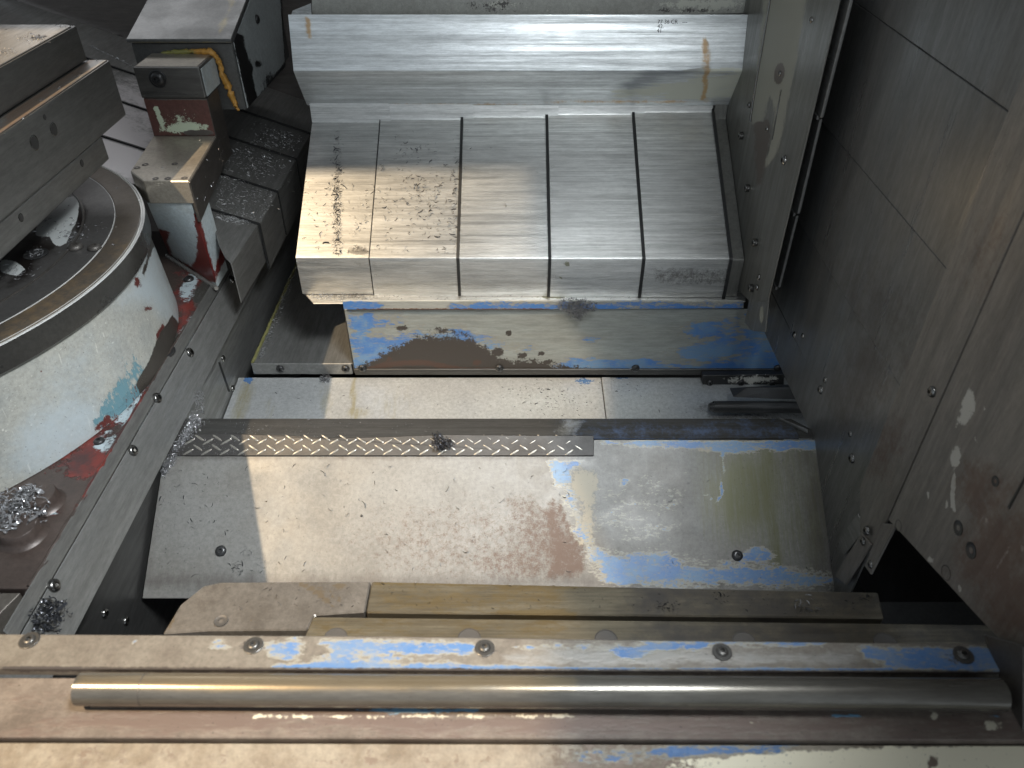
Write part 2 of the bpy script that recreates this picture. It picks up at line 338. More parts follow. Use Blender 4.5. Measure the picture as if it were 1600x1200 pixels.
def folded_bm(pr, axis, a0, a1, thick, out, r=.0018, nseg=1, span=None):
    """bent sheet: 2-D profile `pr` swept along an axis; `out` is the sign of the outward side"""
    P = fillet(pr, r)
    if span:
        Q = [P[0]]
        for a, b in zip(P, P[1:]):
            k = max(1, int((b - a).length / span))
            for i in range(1, k + 1): Q.append(a + (b - a) * i / k)
        P = Q
    N_ = []
    for i in range(len(P)):
        t = (P[min(i + 1, len(P) - 1)] - P[max(i - 1, 0)]).normalized(); N_.append(Vector((-t.y, t.x)) * out)
    loop = P + [p - n * thick for p, n in zip(P[::-1], N_[::-1])]
    k = len(loop); bm = bmesh.new(); rows = []
    for j in range(nseg + 1):
        a = a0 + (a1 - a0) * j / nseg
        rows.append([bm.verts.new((a, p.x, p.y) if axis == 'x' else (p.x, a, p.y)) for p in loop])
    for r0, r1 in zip(rows, rows[1:]):
        for i in range(k): bm.faces.new((r0[i], r0[(i + 1) % k], r1[(i + 1) % k], r1[i]))
    h = k // 2
    for rw in (rows[0], rows[-1]):
        for i in range(h - 1): bm.faces.new((rw[i], rw[i + 1], rw[k - 2 - i], rw[k - 1 - i]))
    bmesh.ops.recalc_face_normals(bm, faces=bm.faces); return bm
def folded(name, pr, axis, a0, a1, thick, out, m, parent=None, masks=None, r=.0018, cell=.012):
    ns = max(1, int(abs(a1 - a0) / cell)) if masks else 1
    return finish(name, folded_bm(pr, axis, a0, a1, thick, out, r, ns, cell if masks else None), m, parent, masks, smooth=True)
def tube_bm(bm, pts, rad, seg=10, cap=True, rf=None):
    rings = []; pts = [Vector(p) for p in pts]; up = Vector((0, 0, 1))
    for i, p in enumerate(pts):
        t = (pts[min(i + 1, len(pts) - 1)] - pts[max(i - 1, 0)]).normalized()
        a = t.cross(up if abs(t.dot(up)) < .9 else Vector((1, 0, 0))).normalized(); b = t.cross(a)
        rings.append([bm.verts.new(p + (a * cos(2 * pi * k / seg) + b * sin(2 * pi * k / seg)) * (rf(i, k) if rf else rad)) for k in range(seg)])
    for r0, r1 in zip(rings, rings[1:]):
        for k in range(seg): bm.faces.new((r0[k], r0[(k + 1) % seg], r1[(k + 1) % seg], r1[k]))
    if cap: bm.faces.new(rings[0][::-1]); bm.faces.new(rings[-1])
    bmesh.ops.recalc_face_normals(bm, faces=bm.faces)
def lathe_bm(prof, seg=48, center=(0, 0), a0=0, a1=2 * pi):
    bm = bmesh.new(); rings = []; full = abs(a1 - a0 - 2 * pi) < 1e-6; ns = seg if full else seg + 1
    for r, z in prof:
        rings.append([bm.verts.new((center[0] + r * cos(a0 + (a1 - a0) * k / seg), center[1] + r * sin(a0 + (a1 - a0) * k / seg), z)) for k in range(ns)])
    for r0, r1 in zip(rings, rings[1:]):
        for k in range(ns if full else ns - 1): bm.faces.new((r0[k], r0[(k + 1) % ns], r1[(k + 1) % ns], r1[k]))
    bmesh.ops.remove_doubles(bm, verts=bm.verts, dist=1e-6)
    bmesh.ops.recalc_face_normals(bm, faces=bm.faces); return bm

# screws: one mesh per kind, shared by every copy
def screw_mesh(kind):
    bm = bmesh.new()
    if kind == 'button':     # domed head, hex socket
        prof = [(1, 0), (1, .12), (.93, .34), (.78, .50), (.60, .58), (.46, .60)]
    elif kind == 'cap':      # cylinder head
        prof = [(1, 0), (1, .95), (.92, 1.02), (.55, 1.02)]
    elif kind == 'plug':
        prof = [(1, 0), (1, .05), (.94, .07), (.90, .03), (.86, .03)]
    elif kind == 'countersunk':
        prof = [(1.0, 0), (1.0, .05), (.92, .04), (.80, -.02), (.5, -.02)]
    seg = 24 if kind != 'plug' else 32; rings = []
    for r, z in prof: rings.append([bm.verts.new((r * cos(2 * pi * k / seg), r * sin(2 * pi * k / seg), z)) for k in range(seg)])
    last = rings[-1]
    if kind == 'plug':
        bm.faces.new(last)
    else:
        def hexr(k): a = (2 * pi * k / seg) % (pi / 3) - pi / 6; return .40 / cos(a) * .9
        z = prof[-1][1]; h0 = [bm.verts.new((hexr(k) * cos(2 * pi * k / seg), hexr(k) * sin(2 * pi * k / seg), z)) for k in range(seg)]
        h1 = [bm.verts.new((v.co.x, v.co.y, max(z - .5, .02) if kind != 'countersunk' else -.3)) for v in h0]; rings += [h0, h1]; bm.faces.new(h1)
    for a, b in zip(rings, rings[1:]):
        for k in range(seg): bm.faces.new((a[k], a[(k + 1) % seg], b[(k + 1) % seg], b[k]))
    bmesh.ops.recalc_face_normals(bm, faces=bm.faces)
    me = bpy.data.meshes.new('screw_' + kind); bm.to_mesh(me); bm.free()
    for p in me.polygons: p.use_smooth = True
    me.set_sharp_from_angle(angle=radians(40)); return me
SM = {}
def screw(parent, p, n, r=.0065, kind='button', m='screw_steel', name='screw', washer=0, lift=0):
    key = (kind, m)
    if key not in SM: me = screw_mesh(kind); me.materials.append(MATS[m]); SM[key] = me
    o = bpy.data.objects.new(name, SM[key]); C.objects.link(o); o.parent = parent
    n = Vector(n).normalized(); p = Vector(p) + n * lift
    o.location = p - wloc(parent); q = n.to_track_quat('Z', 'Y'); o.rotation_euler = (q @ Matrix.Rotation(random.random() * 6, 3, 'Z').to_quaternion()).to_euler(); o.scale = (r, r, r)
    if washer:
        bm = lathe_bm([(.3, .0), (washer, 0), (washer, .22), (washer * .95, .26), (.9, .26)], 28)
        me = bpy.data.meshes.new('washer'); bm.to_mesh(me); bm.free(); me.materials.append(MATS[m])
        w = bpy.data.objects.new('washer', me); C.objects.link(w); w.parent = o; w.location = (0, 0, -.05)
    return o

# chips ("swarf"): little curled strips
def chips_bm(bm, pts_normals, smin, smax, curl=(.5, 1.6)):
    for p, n in pts_normals:
        n = Vector(n).normalized(); a = n.orthogonal().normalized(); a = (Matrix.Rotation(random.random() * 6.283, 3, n) @ a); b = n.cross(a)
        s = random.uniform(smin, smax) * (1 if random.random() < .85 else 1.7); c = random.uniform(*curl) * random.choice((-1, 1)); w = s * random.uniform(.12, .28); k = 5
        R = s / abs(c) / 1.5; tilt = random.uniform(-.5, .5); prev = None
        for i in range(k + 1):
            t = (i / k - .5) * 1.5 * c
            q = Vector(p) + (a * sin(t) + b * (1 - cos(t))) * R + n * (s * .10 + abs(tilt) * s * .35 * (1 + sin(t * 2 + tilt)))
            ww = w * (1 - .7 * abs(i / k - .5)); d = (n * cos(tilt) + (a * -sin(t) + b * cos(t)) * sin(tilt)) * ww
            cur = (bm.verts.new(q - d * .5), bm.verts.new(q + d * .5))
            if prev: bm.faces.new((prev[0], prev[1], cur[1], cur[0]))
            prev = cur
def chips(name, label, cat, plist, smin, smax, m='chip_dark', kind='stuff', curl=(.5, 1.6)):
    bm = bmesh.new(); chips_bm(bm, plist, smin, smax, curl)
    return setp(finish(name, bm, m, smooth='all'), label, cat if kind != 'stuff' else cat, kind=kind)

# ================================================================= MAIN STRUCTURE
# pit floor under everything
setp(box('pit_floor', (-1.6, .0, -1.16), (1.2, 2.1, -1.12), 'pit_dark'), kind='structure')

# rear sheet wall
rw = root('rear_wall', 'dark sheet metal wall at the back behind the grey housing', 'wall', (-.6, 1.87, -1.0))
plate('panel', [(-1.7, 1.86, -1.1), (1.2, 1.86, -1.1), (1.2, 1.86, -.345), (-1.7, 1.86, -.345)], .003, 'back_wall', rw)
plate('panel', [(-1.7, 1.852, -.343), (1.2, 1.852, -.343), (1.2, 1.852, .45), (-1.7, 1.852, .45)], .004, 'back_brown', rw, masks=dict(m1=[('B', 0)]))['label'] = 'brown upper wall panel'
for u, v in ((185, 61), (476, 181), (268, 20)): screw(rw, py(u, v, 1.858), (0, -1, 0), .009, m='screw_black', lift=0)
nb = pp
# ---- telescopic cover across the back (main)
E30 = radians(30); FY, FZ = 1.156, -.632; NS = Vector((0, -sin(E30), cos(E30)))
cv = root('telescopic_cover', 'stepped telescopic cover of five brushed steel panels under the bright beam', 'machine cover', (0, 1.3, -.71))
sx = [-.3662, -.2405, -.0885, .0665, .2245, .366]
CVM = dict(m1=[('E', 885, 411, 7, 5, 0, .9), ('E', 880, 433, 8, 3, 0, .6)], m2=[('E', 560, 392, 22, 7, 0, .8), ('E', 526, 300, 4, 90, 3, .35), ('P', [(1020, 418), (1150, 418), (1150, 446), (1020, 446)], 6, .52), ('E', 558, 409, 10, 4, 0, .7)])
def cover_profile(k):
    o = .0022 * k; L = .2865 + .0056 * k
    d = Vector((cos(E30), sin(E30))); nn = Vector((-sin(E30), cos(E30)))
    f = Vector((FY - o, FZ)) + nn * o * .6; top = f + d * L
    return [(top.x + .004, top.y + .060), (top.x, top.y), (f.x, f.y), (f.x, -.703 - (.002 if k else 0) + .0005 * k)]
for k in range(5):
    pr = cover_profile(k)
    panel = folded('panel', pr, 'x', sx[k], sx[k + 1] + (.018 if k < 4 else .0), .0018, -1, 'brushed_steel', cv, CVM, cell=.009)
    if k:   # wiper edge on the left side of each panel and its row of rivets
        f = Vector(pr[2]); t = Vector(pr[1]); s = sx[k]
        w = folded('wiper_seal', [(t.x - .0005, t.y + .002), (f.x - .0005, f.y + .0004), (f.x - .0005, -.7035)], 'x', s - (.0018 if k == 1 else .0054), s - .0006, .003, -1, 'rubber_black', cv)
        for i, tt in enumerate((.08, .36, .62, .90)) if k >= 2 else ((0, .62), (1, .90)):
            q = f.lerp(t, tt); screw(cv, (s + .006, q.x, q.y), NS, .0026, 'countersunk', name='rivet', lift=-.0001)
        for zz in (.010, .034, .058):
            screw(cv, (s + .006, f.x, f.y - zz), (0, -1, 0), .0024, 'countersunk', name='rivet', lift=-.0001)
# end frame on the right
pr = [(1.412, -.43), (1.408, -.484), (1.150, -.6325), (1.150, -.703)]
folded('end_frame', pr, 'x', .3685, .391, .002, 1, 'column_sheet', cv, dict(m2=[('B', .3)]))
f5 = cover_profile(5); folded('wiper_seal', [(f5[1][0], f5[1][1]), (f5[2][0], f5[2][1]), (f5[2][0], -.703)], 'x', .3645, .3690, .003, 1, 'rubber_black', cv)
# cover's left end cap
plate('end_cap', [(-.3655, 1.158, -.634), (-.3655, 1.404, -.490), (-.3655, 1.404, -.703), (-.3655, 1.158, -.703)], .002, 'brushed_dark', cv, back=(1, 0, 0))
LIPM = dict(m1=[('E', 870, 463, 60, 3, 0, .7), ('E', 1000, 467, 90, 2, 0, .6)], m2=[('E', 545, 463, 45, 5, 0, .6)])
plate('drip_lip', [pz(474, 457, -.7045), pz(489, 474, -.7045), pz(1165, 471, -.7045), pz(1165, 455, -.7045), (.39, 1.30, -.7045), (-.366, 1.30, -.7045)], .0022, 'brushed_steel', cv, LIPM, cell=.010, back=(0, 0, -1))

# ---- bright beam cover above
bmr = root('beam_cover', 'bright galvanised box beam cover above the stepped panels', 'beam', (0, 1.4, -.46))
pr = [(1.3835, -.302), (1.3590, -.386), (1.4100, -.460), (1.46, -.455)]
BM = dict(m1=[('P', [(940, 158), (960, 140), (1020, 130), (1060, 122), (1090, 112), (1175, 100), (1172, 158)], 14, .72), ('E', 1120, 108, 60, 5, -4, .75)],
          m2=[('L', [(1104, 62), (1103, 118), (1100, 156)], 4, .95), ('L', [(482, 28), (481, 62)], 3, .8), ('L', [(560, 166), (1170, 156)], 2, .6)],
          m3=[('P', [(960, 136), (1010, 108), (1110, 104), (1100, 112), (1040, 124), (985, 146)], 10, .85)])
folded('face_sheet', pr, 'x', -.372, .397, .002, -1, 'zinc_bright', bmr, BM, r=.002, cell=.008)
plate('end_cap', [(-.371, 1.361, -.386), (-.371, 1.410, -.458), (-.371, 1.47, -.45), (-.371, 1.46, -.31), (-.371, 1.384, -.304)], .002, 'brushed_steel', bmr, back=(1, 0, 0))
# folded ear at the left end
hull('folded_ear', [py(452, 34, 1.385), py(457, 17, 1.40), py(486, 5, 1.42), py(487, 27, 1.40), py(452, 34, 1.39) + Vector((0, .002, 0)), py(457, 17, 1.403) + Vector((0, .002, 0)), py(486, 5, 1.423), py(487, 27, 1.403)], 'zinc_bright', bmr, bevel=0)
# printed characters on the beam
def text(body, p, n, size, parent, m):
    cu = bpy.data.curves.new('printed_text', 'FONT'); cu.body = body; cu.size = size; cu.extrude = .0001
    t = bpy.data.objects.new('tmp', cu); me = bpy.data.meshes.new_from_object(t); bpy.data.objects.remove(t); me.materials.append(MATS[m])
    o = bpy.data.objects.new('printed_text', me); C.objects.link(o); o.parent = parent; o.location = Vector(p) - wloc(parent)
    n = Vector(n).normalized(); x = Vector((1, 0, 0)); y = n.cross(x); o.rotation_euler = Matrix((x, y, n)).transposed().to_euler()
NB = Vector((0, -.9613, .2756)); PB = Vector((0, 1.359, -.386))
for s_, (u, v) in (('77 36 CR   ---', (1027, 37)), ('42.', (1027, 44)), ('41', (1026, 51))): text(s_, pp(u, v, PB, NB) + NB * .0004, NB, .0088, bmr, 'dark_paint')

# painted sheet above the beam
up = setp(plate('upper_panel', [py(487, 40, 1.412), py(1200, 20, 1.412), py(1200, -160, 1.412), py(487, -160, 1.412)], .003, 'painted_grey', None,
     dict(m1=[('E', 1100, 8, 80, 12, 0, .7), ('E', 780, 5, 30, 10, 0, .6), ('E', 880, 12, 140, 6, 0, .5)], m2=[('E', 770, 8, 45, 12, 0, .55), ('L', [(490, 33), (1180, 14)], 2, .5)])),
     'grey painted panel with worn edge above the bright beam', 'panel')

# ---- blue apron below the cover
ap = root('blue_apron', 'vertical apron with worn blue paint and rust below the stepped cover', 'apron panel', (.1, 1.13, -.86))
AP = dict(m1=[('P', [(540, 486), (640, 486), (600, 500), (575, 520), (610, 535), (680, 530), (700, 545), (620, 562), (600, 572), (555, 575)], 30, .95),
              ('E', 640, 545, 45, 14, 0, .72), ('E', 720, 530, 60, 14, 0, .6), ('P', [(640, 510), (720, 515), (820, 530), (860, 550), (760, 548), (650, 530)], 20, .62),
              ('P', [(860, 572), (900, 560), (960, 566), (1080, 572), (1130, 560), (1230, 540), (1230, 590), (860, 590)], 14, .95),
              ('E', 960, 568, 90, 8, 0, .8), ('E', 1120, 545, 70, 22, -12, .68), ('E', 1110, 515, 60, 18, -8, .55), ('E', 920, 530, 22, 8, 0, .5), ('E', 1190, 545, 40, 60, 0, .62)],
          m2=[('P', [(552, 590), (558, 574), (585, 560), (610, 544), (650, 526), (705, 524), (755, 538), (785, 562), (830, 562), (900, 574), (970, 590)], 18, .98),
              ('E', 628, 513, 14, 6, 0, .6), ('E', 705, 520, 45, 9, 10, .56), ('E', 795, 520, 5, 5, 0, .9), ('E', 780, 550, 9, 7, 0, .85), ('E', 815, 556, 8, 6, 0, .85), ('E', 846, 552, 5, 4, 0, .8), ('E', 694, 535, 6, 5, 0, .9), ('E', 855, 566, 6, 4, 0, .8)],
          m3=[('L', [(570, 580), (600, 570), (660, 566), (720, 578), (800, 580)], 5, .8), ('E', 745, 567, 7, 6, 0, .8), ('E', 608, 560, 5, 4, 0, .7), ('L', [(560, 584), (980, 583)], 2, .8)])
YA = 1.128
plate('face_panel', [py(538, 484, YA), py(1250, 484, YA), py(1250, 577, YA), py(554, 577, YA)], .004, 'blue_apron', ap, AP, cell=.006)
plate('top_lip', [py(535, 470, YA - .006), py(1162, 470, YA - .006), py(1162, 482, YA - .006), py(800, 484, YA - .006), py(537, 484, YA - .006)], .004, 'blue_lip', ap, dict(m1=[('E', 560, 478, 40, 8, 0, .9), ('P', [(700, 470), (1165, 470), (1165, 490), (700, 490)], 12, .66)], m2=[('L', [(560, 484), (860, 484)], 2.5, .8)]), cell=.006)
plate('bottom_flange', [py(553, 577, YA - .003), py(1235, 577, YA - .003), py(1235, 586, YA - .003), py(555, 586, YA - .003)], .004, 'ridge_steel', ap)
plate('side_return', [(-.2925, YA + .003, -.72), (-.2925, YA + .16, -.72), (-.2925, YA + .16, -.858), (-.2925, YA + .003, -.858)], .003, 'ridge_steel', ap, back=(1, 0, 0))
for u in (566, 780, 993, 1215): screw(ap, py(u, 575, YA - .001), (0, -1, 0), .0075, m='screw_black')

# ---- dark deck at the left behind the flange strip
dk = root('rear_deck', 'dark reflective steel deck left of the blue apron', 'deck plate', (-.4, 1.3, -.84))
plate('deck_sheet', [(-.475, 1.134, -.838), (-.02, 1.134, -.838), (-.02, 1.84, -.838), (-.475, 1.84, -.838)], .002, 'guard_sheet', dk)
fs = plate('flange', [(-.478, 1.131, -.8365), (-.2945, 1.131, -.8365), (-.2945, 1.131, -.861), (-.478, 1.131, -.861)], .003, 'guard_sheet', dk)
for u in (438, 540): screw(dk, py(u, 576, 1.1305), (0, -1, 0), .0075, m='screw_black')
bm = bmesh.new(); tube_bm(bm, [(-.476 + random.uniform(-.001, .001), 1.136 + i * .014, -.8365) for i in range(50)], .003, 8)
finish('gasket', bm, 'sealant_old', dk, smooth=True)

# ---- bright trough floor behind the ridge
tf = root('trough_floor', 'bright zinc trough floor with yellow stain and seam behind the ridge', 'floor plate', (0, 1.0, -.89))
NF = Vector((0, -.1, 1)).normalized(); PF = Vector((0, 1.128, -.865)); xs = pp(943, 620, PF, NF).x
def tfp(x, y): return (x, y, PF.z + .1 * (y - PF.y))
TM = dict(m1=[('L', [(553, 585), (552, 655)], 4, .85), ('E', 560, 645, 18, 10, 0, .6), ('E', 510, 630, 10, 30, 0, .45), ('E', 420, 640, 8, 20, 0, .4), ('E', 620, 630, 30, 30, 0, .35), ('E', 380, 620, 14, 50, 15, .55)],
          m2=[('E', 912, 596, 16, 5, 0, .75), ('E', 972, 590, 14, 3, 0, .7), ('E', 388, 594, 8, 6, 0, .9)], m3=[('L', [(540, 587), (1100, 587)], 2, .7), ('E', 1105, 637, 26, 10, 0, .5), ('E', 1170, 650, 80, 6, 0, .6)])
plate('floor_sheet', [tfp(-.506, 1.127), tfp(xs - .0006, 1.127), tfp(xs - .0006, .86), tfp(-.506, .86)], .002, 'floor_zinc', tf, TM, cell=.008)
plate('floor_sheet', [tfp(xs + .0006, 1.127), tfp(.56, 1.127), tfp(.56, .86), tfp(xs + .0006, .86)], .002, 'floor_zinc', tf, TM, cell=.008)
plate('joint_strip', [tfp(xs + .001, 1.126), tfp(xs + .017, 1.126), tfp(xs + .016, .87), tfp(xs + .001, .87)], .0012, 'floor_zinc', tf, back=(0, 0, -1)).location.z += .0014

# ---- chip chute: sloping plate with ridge
ch = root('chip_chute', 'sloping steel chute plate with blue paint remains and brown rust patch', 'chute', (0, .75, -.88))
RY, RZ = .831, -.752; NC = Vector((0, -sin(radians(33)), cos(radians(33)))); PC = Vector((0, RY, RZ))
CM = dict(
    m1=[('P', [(935, 690), (1280, 688), (1280, 702), (1090, 700), (960, 697)], 8, .9), ('P', [(853, 722), (912, 720), (893, 735), (893, 752), (870, 756)], 10, .9),
        ('P', [(875, 755), (895, 758), (905, 790), (925, 830), (935, 860), (965, 895), (950, 905), (925, 880), (900, 850), (893, 810)], 20, .63),
        ('P', [(925, 855), (1000, 868), (1100, 885), (1190, 875), (1240, 895), (1315, 900), (1320, 915), (955, 915), (935, 885)], 26, .82),
        ('E', 1010, 880, 90, 22, 0, .55), ('E', 976, 753, 10, 4, 0, .8), ('L', [(985, 753), (1000, 752)], 2, .6), ('L', [(1095, 770), (1118, 784), (1127, 775), (1129, 740), (1127, 705)], 2.2, .68),
        ('E', 1000, 800, 100, 70, 0, .30), ('E', 1185, 870, 30, 14, 0, .6), ('E', 1150, 700, 60, 10, 0, .55)],
    m2=[('P', [(866, 780), (880, 830), (905, 862), (914, 885), (902, 902), (850, 907), (862, 860), (846, 800)], 10, .80), ('E', 800, 880, 80, 30, 0, .50), ('E', 820, 800, 40, 26, 20, .46),
        ('E', 880, 860, 28, 34, 20, .75), ('E', 850, 840, 50, 40, 30, .54), ('E', 720, 850, 200, 70, 0, .36), ('L', [(872, 790), (893, 838), (912, 865), (905, 890)], 5, .7)],
    m3=[('E', 1165, 770, 62, 70, 10, .85), ('P', [(1105, 700), (1200, 700), (1225, 860), (1215, 905), (1180, 850), (1110, 800)], 40, .6), ('L', [(1200, 700), (1215, 900)], 10, .75), ('E', 1275, 800, 20, 110, 0, .60), ('E', 1240, 770, 60, 120, 0, .45)],
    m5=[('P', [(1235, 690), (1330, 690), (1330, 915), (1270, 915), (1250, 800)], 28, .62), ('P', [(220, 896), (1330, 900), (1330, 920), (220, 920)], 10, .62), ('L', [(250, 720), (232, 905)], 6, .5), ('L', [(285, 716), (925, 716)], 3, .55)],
    m4=[('P', [(895, 733), (925, 730), (935, 760), (928, 800), (925, 850), (905, 850), (905, 790), (893, 760)], 14, .85), ('E', 1100, 700, 18, 8, 0, .7)])
low = pp(800, 935, PC, NC)
def chx(x, y, z): return (x, y, z)
XR = .447
bm, _ = slab_bm([(-.5035, RY, RZ), (XR, RY, RZ), (XR, low.y, low.z), (-.5035, low.y, low.z)], .0025, .0008)
slice_bm(bm, (((1, 0, 0), .0055), (Vector((0, cos(radians(33)), sin(radians(33)))), .0055)))
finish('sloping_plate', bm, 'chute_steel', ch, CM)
RM = dict(m1=[('P', [(870, 655), (1240, 655), (1280, 690), (880, 690)], 20, .42), ('E', 1150, 658, 90, 3, 0, .6), ('L', [(930, 686), (1280, 690)], 2, .7)], m4=[('E', 890, 668, 22, 14, -30, .6)])
folded('ridge_strip', [(.885, -.83), (.875, -.7485), (.8325, -.7500)], 'x', -.5035, .418, .0025, -1, 'ridge_steel', ch, RM, r=.002, cell=.008)
plate('ridge_strip', [(.4185, .8745, -.749), (XR, .846, -.7495), (XR, .8325, -.7502), (.4185, .8325, -.7502)], .002, 'ridge_steel', ch)
hull('end_lip', [pz(1216, 652, -.744), pz(1222, 655, -.744), pz(1262, 676, -.747), pz(1262, 671, -.742), pz(1216, 656, -.750), pz(1262, 679, -.752)], 'guard_sheet', ch, bevel=0)
for u, v in ((345, 861), (1152, 868)): screw(ch, pp(u, v, PC, NC), NC, .0078, m='screw_black', lift=-.0005)
screw(ch, pp(565, 746 + 60, PC, NC), NC, .0018, m='screw_black', name='rivet')

# ---- tread plate patch
tp = root('tread_plate', 'narrow diamond tread plate strip lying along the ridge', 'tread plate', (-.2, .84, -.75))
A0, A1 = pp(262, 713, PC, NC) + NC * .003, pp(928, 713, PC, NC) + NC * .003
B1 = pp(928, 680.5, (0, .838, -.745), Vector((0, 0, 1))); B0 = pp(262, 678, (0, .838, -.745), Vector((0, 0, 1))); B1.z += .0; 
nt_ = (A1 - A0).cross(B0 - A0).normalized()
topw = [B1.lerp(B0, t) + (B0 - A0) * dz for t, dz in ((0, 0), (.15, 0), (.35, .02), (.5, -.10), (.62, -.16), (.72, -.05), (.85, .03), (1, 0))]
plate('base_sheet', [A0, A1] + topw, .0025, 'tread_steel', tp)
def lug_mesh():
    bm = bmesh.new(); n = 10; L, w, h = .0112, .0021, .0016
    top = [bm.verts.new((L * (2 * i / n - 1) * .93, 0, h * math.sqrt(max(0, 1 - (2 * i / n - 1) ** 2)) + .0001)) for i in range(n + 1)]
    for s in (-1, 1):
        bot = [bm.verts.new((L * (2 * i / n - 1), s * w * math.sqrt(max(0, 1 - (2 * i / n - 1) ** 2)), 0)) for i in range(n + 1)]
        for i in range(n):
            f = (bot[i], bot[i + 1], top[i + 1], top[i]); bm.faces.new(f if s < 0 else f[::-1])
    me = bpy.data.meshes.new('tread_lug'); bm.to_mesh(me); bm.free(); me.materials.append(MATS['tread_lug'])
    for p in me.polygons: p.use_smooth = True
    return me
LM = lug_mesh(); ex = (A1 - A0).normalized(); ey = nt_.cross(ex) * (1 if nt_.cross(ex).dot(B0 - A0) > 0 else -1); hh = (B0 - A0).length
nt_ = ex.cross(ey); 
for r_ in range(4):
    for c in range(26):
        x = .004 + c * .0262 + (.0131 if r_ % 2 else 0) + random.uniform(-.0005, .0005)
        if x > (A1 - A0).length - .010 or x < .02: continue
        a = radians(33) if r_ % 2 == 0 else radians(-33)
        y = (.12, .37, .64, .88)[r_] * hh; y = min(max(y, .0055), hh - .006)
        if .42 < x / (A1 - A0).length < .72 and r_ == 3: y -= .0035
        o = bpy.data.objects.new('tread_lug', LM); C.objects.link(o); o.parent = tp
        X = ex * cos(a) + ey * sin(a); o.location = A0 + ex * x + ey * y + nt_ * .0001 - wloc(tp)
        o.rotation_euler = Matrix((X, nt_.cross(X), nt_)).transposed().to_euler(); o.scale = (.78, .8, .8)

# ---- left guard: long inclined edge sheet
gd = root('side_guard', 'long grey guard sheet screwed along the table base on the left', 'guard', (-.506, .8, -1.0))
XG = -.505; NG = Vector((.050, 0, .023)).normalized(); PG = Vector((-.508, .8, -.694))
gp = lambda u, v: pp(u, v, PG, NG)
plate('guard_strip', [(-.508, 1.84, -.694), (-.485, 1.84, -.744), (-.485, .36, -.744), (-.508, .36, -.694)], .002, 'guard_sheet', gd, back=-NG)
plate('guard_lip', [(XG - .004, 1.40, -.6935), (XG - .011, 1.40, -.677), (XG - .011, .46, -.677), (XG - .004, .46, -.6935)], .002, 'dark_sheet', gd)
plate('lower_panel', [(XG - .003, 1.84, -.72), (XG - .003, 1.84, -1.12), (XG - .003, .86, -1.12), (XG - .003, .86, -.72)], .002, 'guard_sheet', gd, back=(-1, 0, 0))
plate('lower_panel', [(XG - .003, .859, -.72), (XG - .003, .859, -1.12), (XG - .003, .36, -1.12), (XG - .003, .36, -.72)], .002, 'guard_sheet_shade', gd, back=(-1, 0, 0))  # front half of the same panel; dark colour paints in its shade
for u, v in ((362, 437), (368, 425), (296, 551), (245, 622), (207, 704), (84, 915), (73, 946)): screw(gd, gp(u, v), NG, .0078, 'button')
for u, v in ((348, 560), (363, 607)): screw(gd, px(u, v, XG - .003), (1, 0, 0), .006, 'button')
for u, v in ((163, 958), (196, 970)): screw(gd, px(u, v, XG - .003), (1, 0, 0), .006, 'button')
plate('slot', [px(341, 566, XG - .0025), px(344, 566, XG - .0025), px(360, 612, XG - .0025), px(357, 612, XG - .0025)], .001, 'rubber_black', gd, bevel=0)

# ---- way cover at rear left (stepped dark panels)
wc = root('way_cover', 'dark stepped way cover with slanting panels behind the clamp bracket', 'way cover', (-.6, 1.5, -.85))
seams = [1.115, 1.258, 1.389, 1.544, 1.684, 1.85]
for k in range(1, 5):
    o = .003 * k; x0 = -1.25
    T = (x0, -.62 + o + (-.45 - x0) * .364)
    folded('panel', [T, (-.45 + o * .4, -.62 + o), (-.45 + o * .4, -.708)], 'y', seams[k] - (.003 if k else 0), seams[k + 1], .0018, 1, 'dark_sheet', wc,
           dict(m1=[('P', [(120, 120), (180, 150), (240, 200), (250, 290), (130, 300)], 30, .95), ('E', 200, 180, 60, 60, 0, .7)]), r=.002)  # m1 paints a bright reflection onto the left of the panels
    if k: folded('wiper_seal', [(x0, T[1] + .0005), (-.4495 + o * .4, -.6195 + o), (-.4495 + o * .4, -.705)], 'y', seams[k] - .0075, seams[k] - .0035, .003, 1, 'rubber_black', wc)

wpz = lambda u, v: pp(u, v, (-.45, 1.3, -.62), Vector((.342, 0, .94)))
plate('panel', [wpz(404, 349), wpz(362, 412), wpz(352, 402), wpz(343, 384), wpz(330, 340), wpz(332, 322)], .002, 'dark_sheet', wc)
DZ = Vector((0, 0, .075))
plate('panel_skirt', [wpz(404, 349), wpz(362, 412), wpz(362, 412) - DZ, wpz(404, 349) - DZ], .002, 'dark_sheet', wc, back=(-1, 0, 0))

# ---- casting that carries the rotary table
cs = root('base_casting', 'brown oily casting with red and teal paint chips under the rotary table', 'casting', (-.8, .8, -.9))
CSM = dict(m2=[('P', [(262, 400), (345, 430), (330, 470), (290, 545), (225, 640), (165, 720), (70, 745), (60, 720), (150, 660), (230, 560), (280, 470)], 22, .62), ('E', 290, 470, 36, 28, 0, .7), ('E', 140, 720, 50, 26, -30, .75), ('E', 80, 800, 16, 10, 0, .6)],
           m1=[('E', 296, 448, 14, 30, 20, .72), ('E', 288, 520, 10, 40, 35, .62), ('E', 200, 630, 40, 50, 40, .58), ('E', 165, 690, 26, 16, -30, .6), ('E', 72, 802, 16, 6, -8, .8)],
           m3=[('E', 325, 455, 22, 40, 40, .7), ('E', 262, 560, 28, 50, 35, .8)])
plate('top_plate', [(-1.35, .514, -.68), (XG - .0105, .514, -.68), (XG - .0105, 1.35, -.68), (-1.35, 1.35, -.68)], .25, 'casting', cs, CSM, cell=.012)
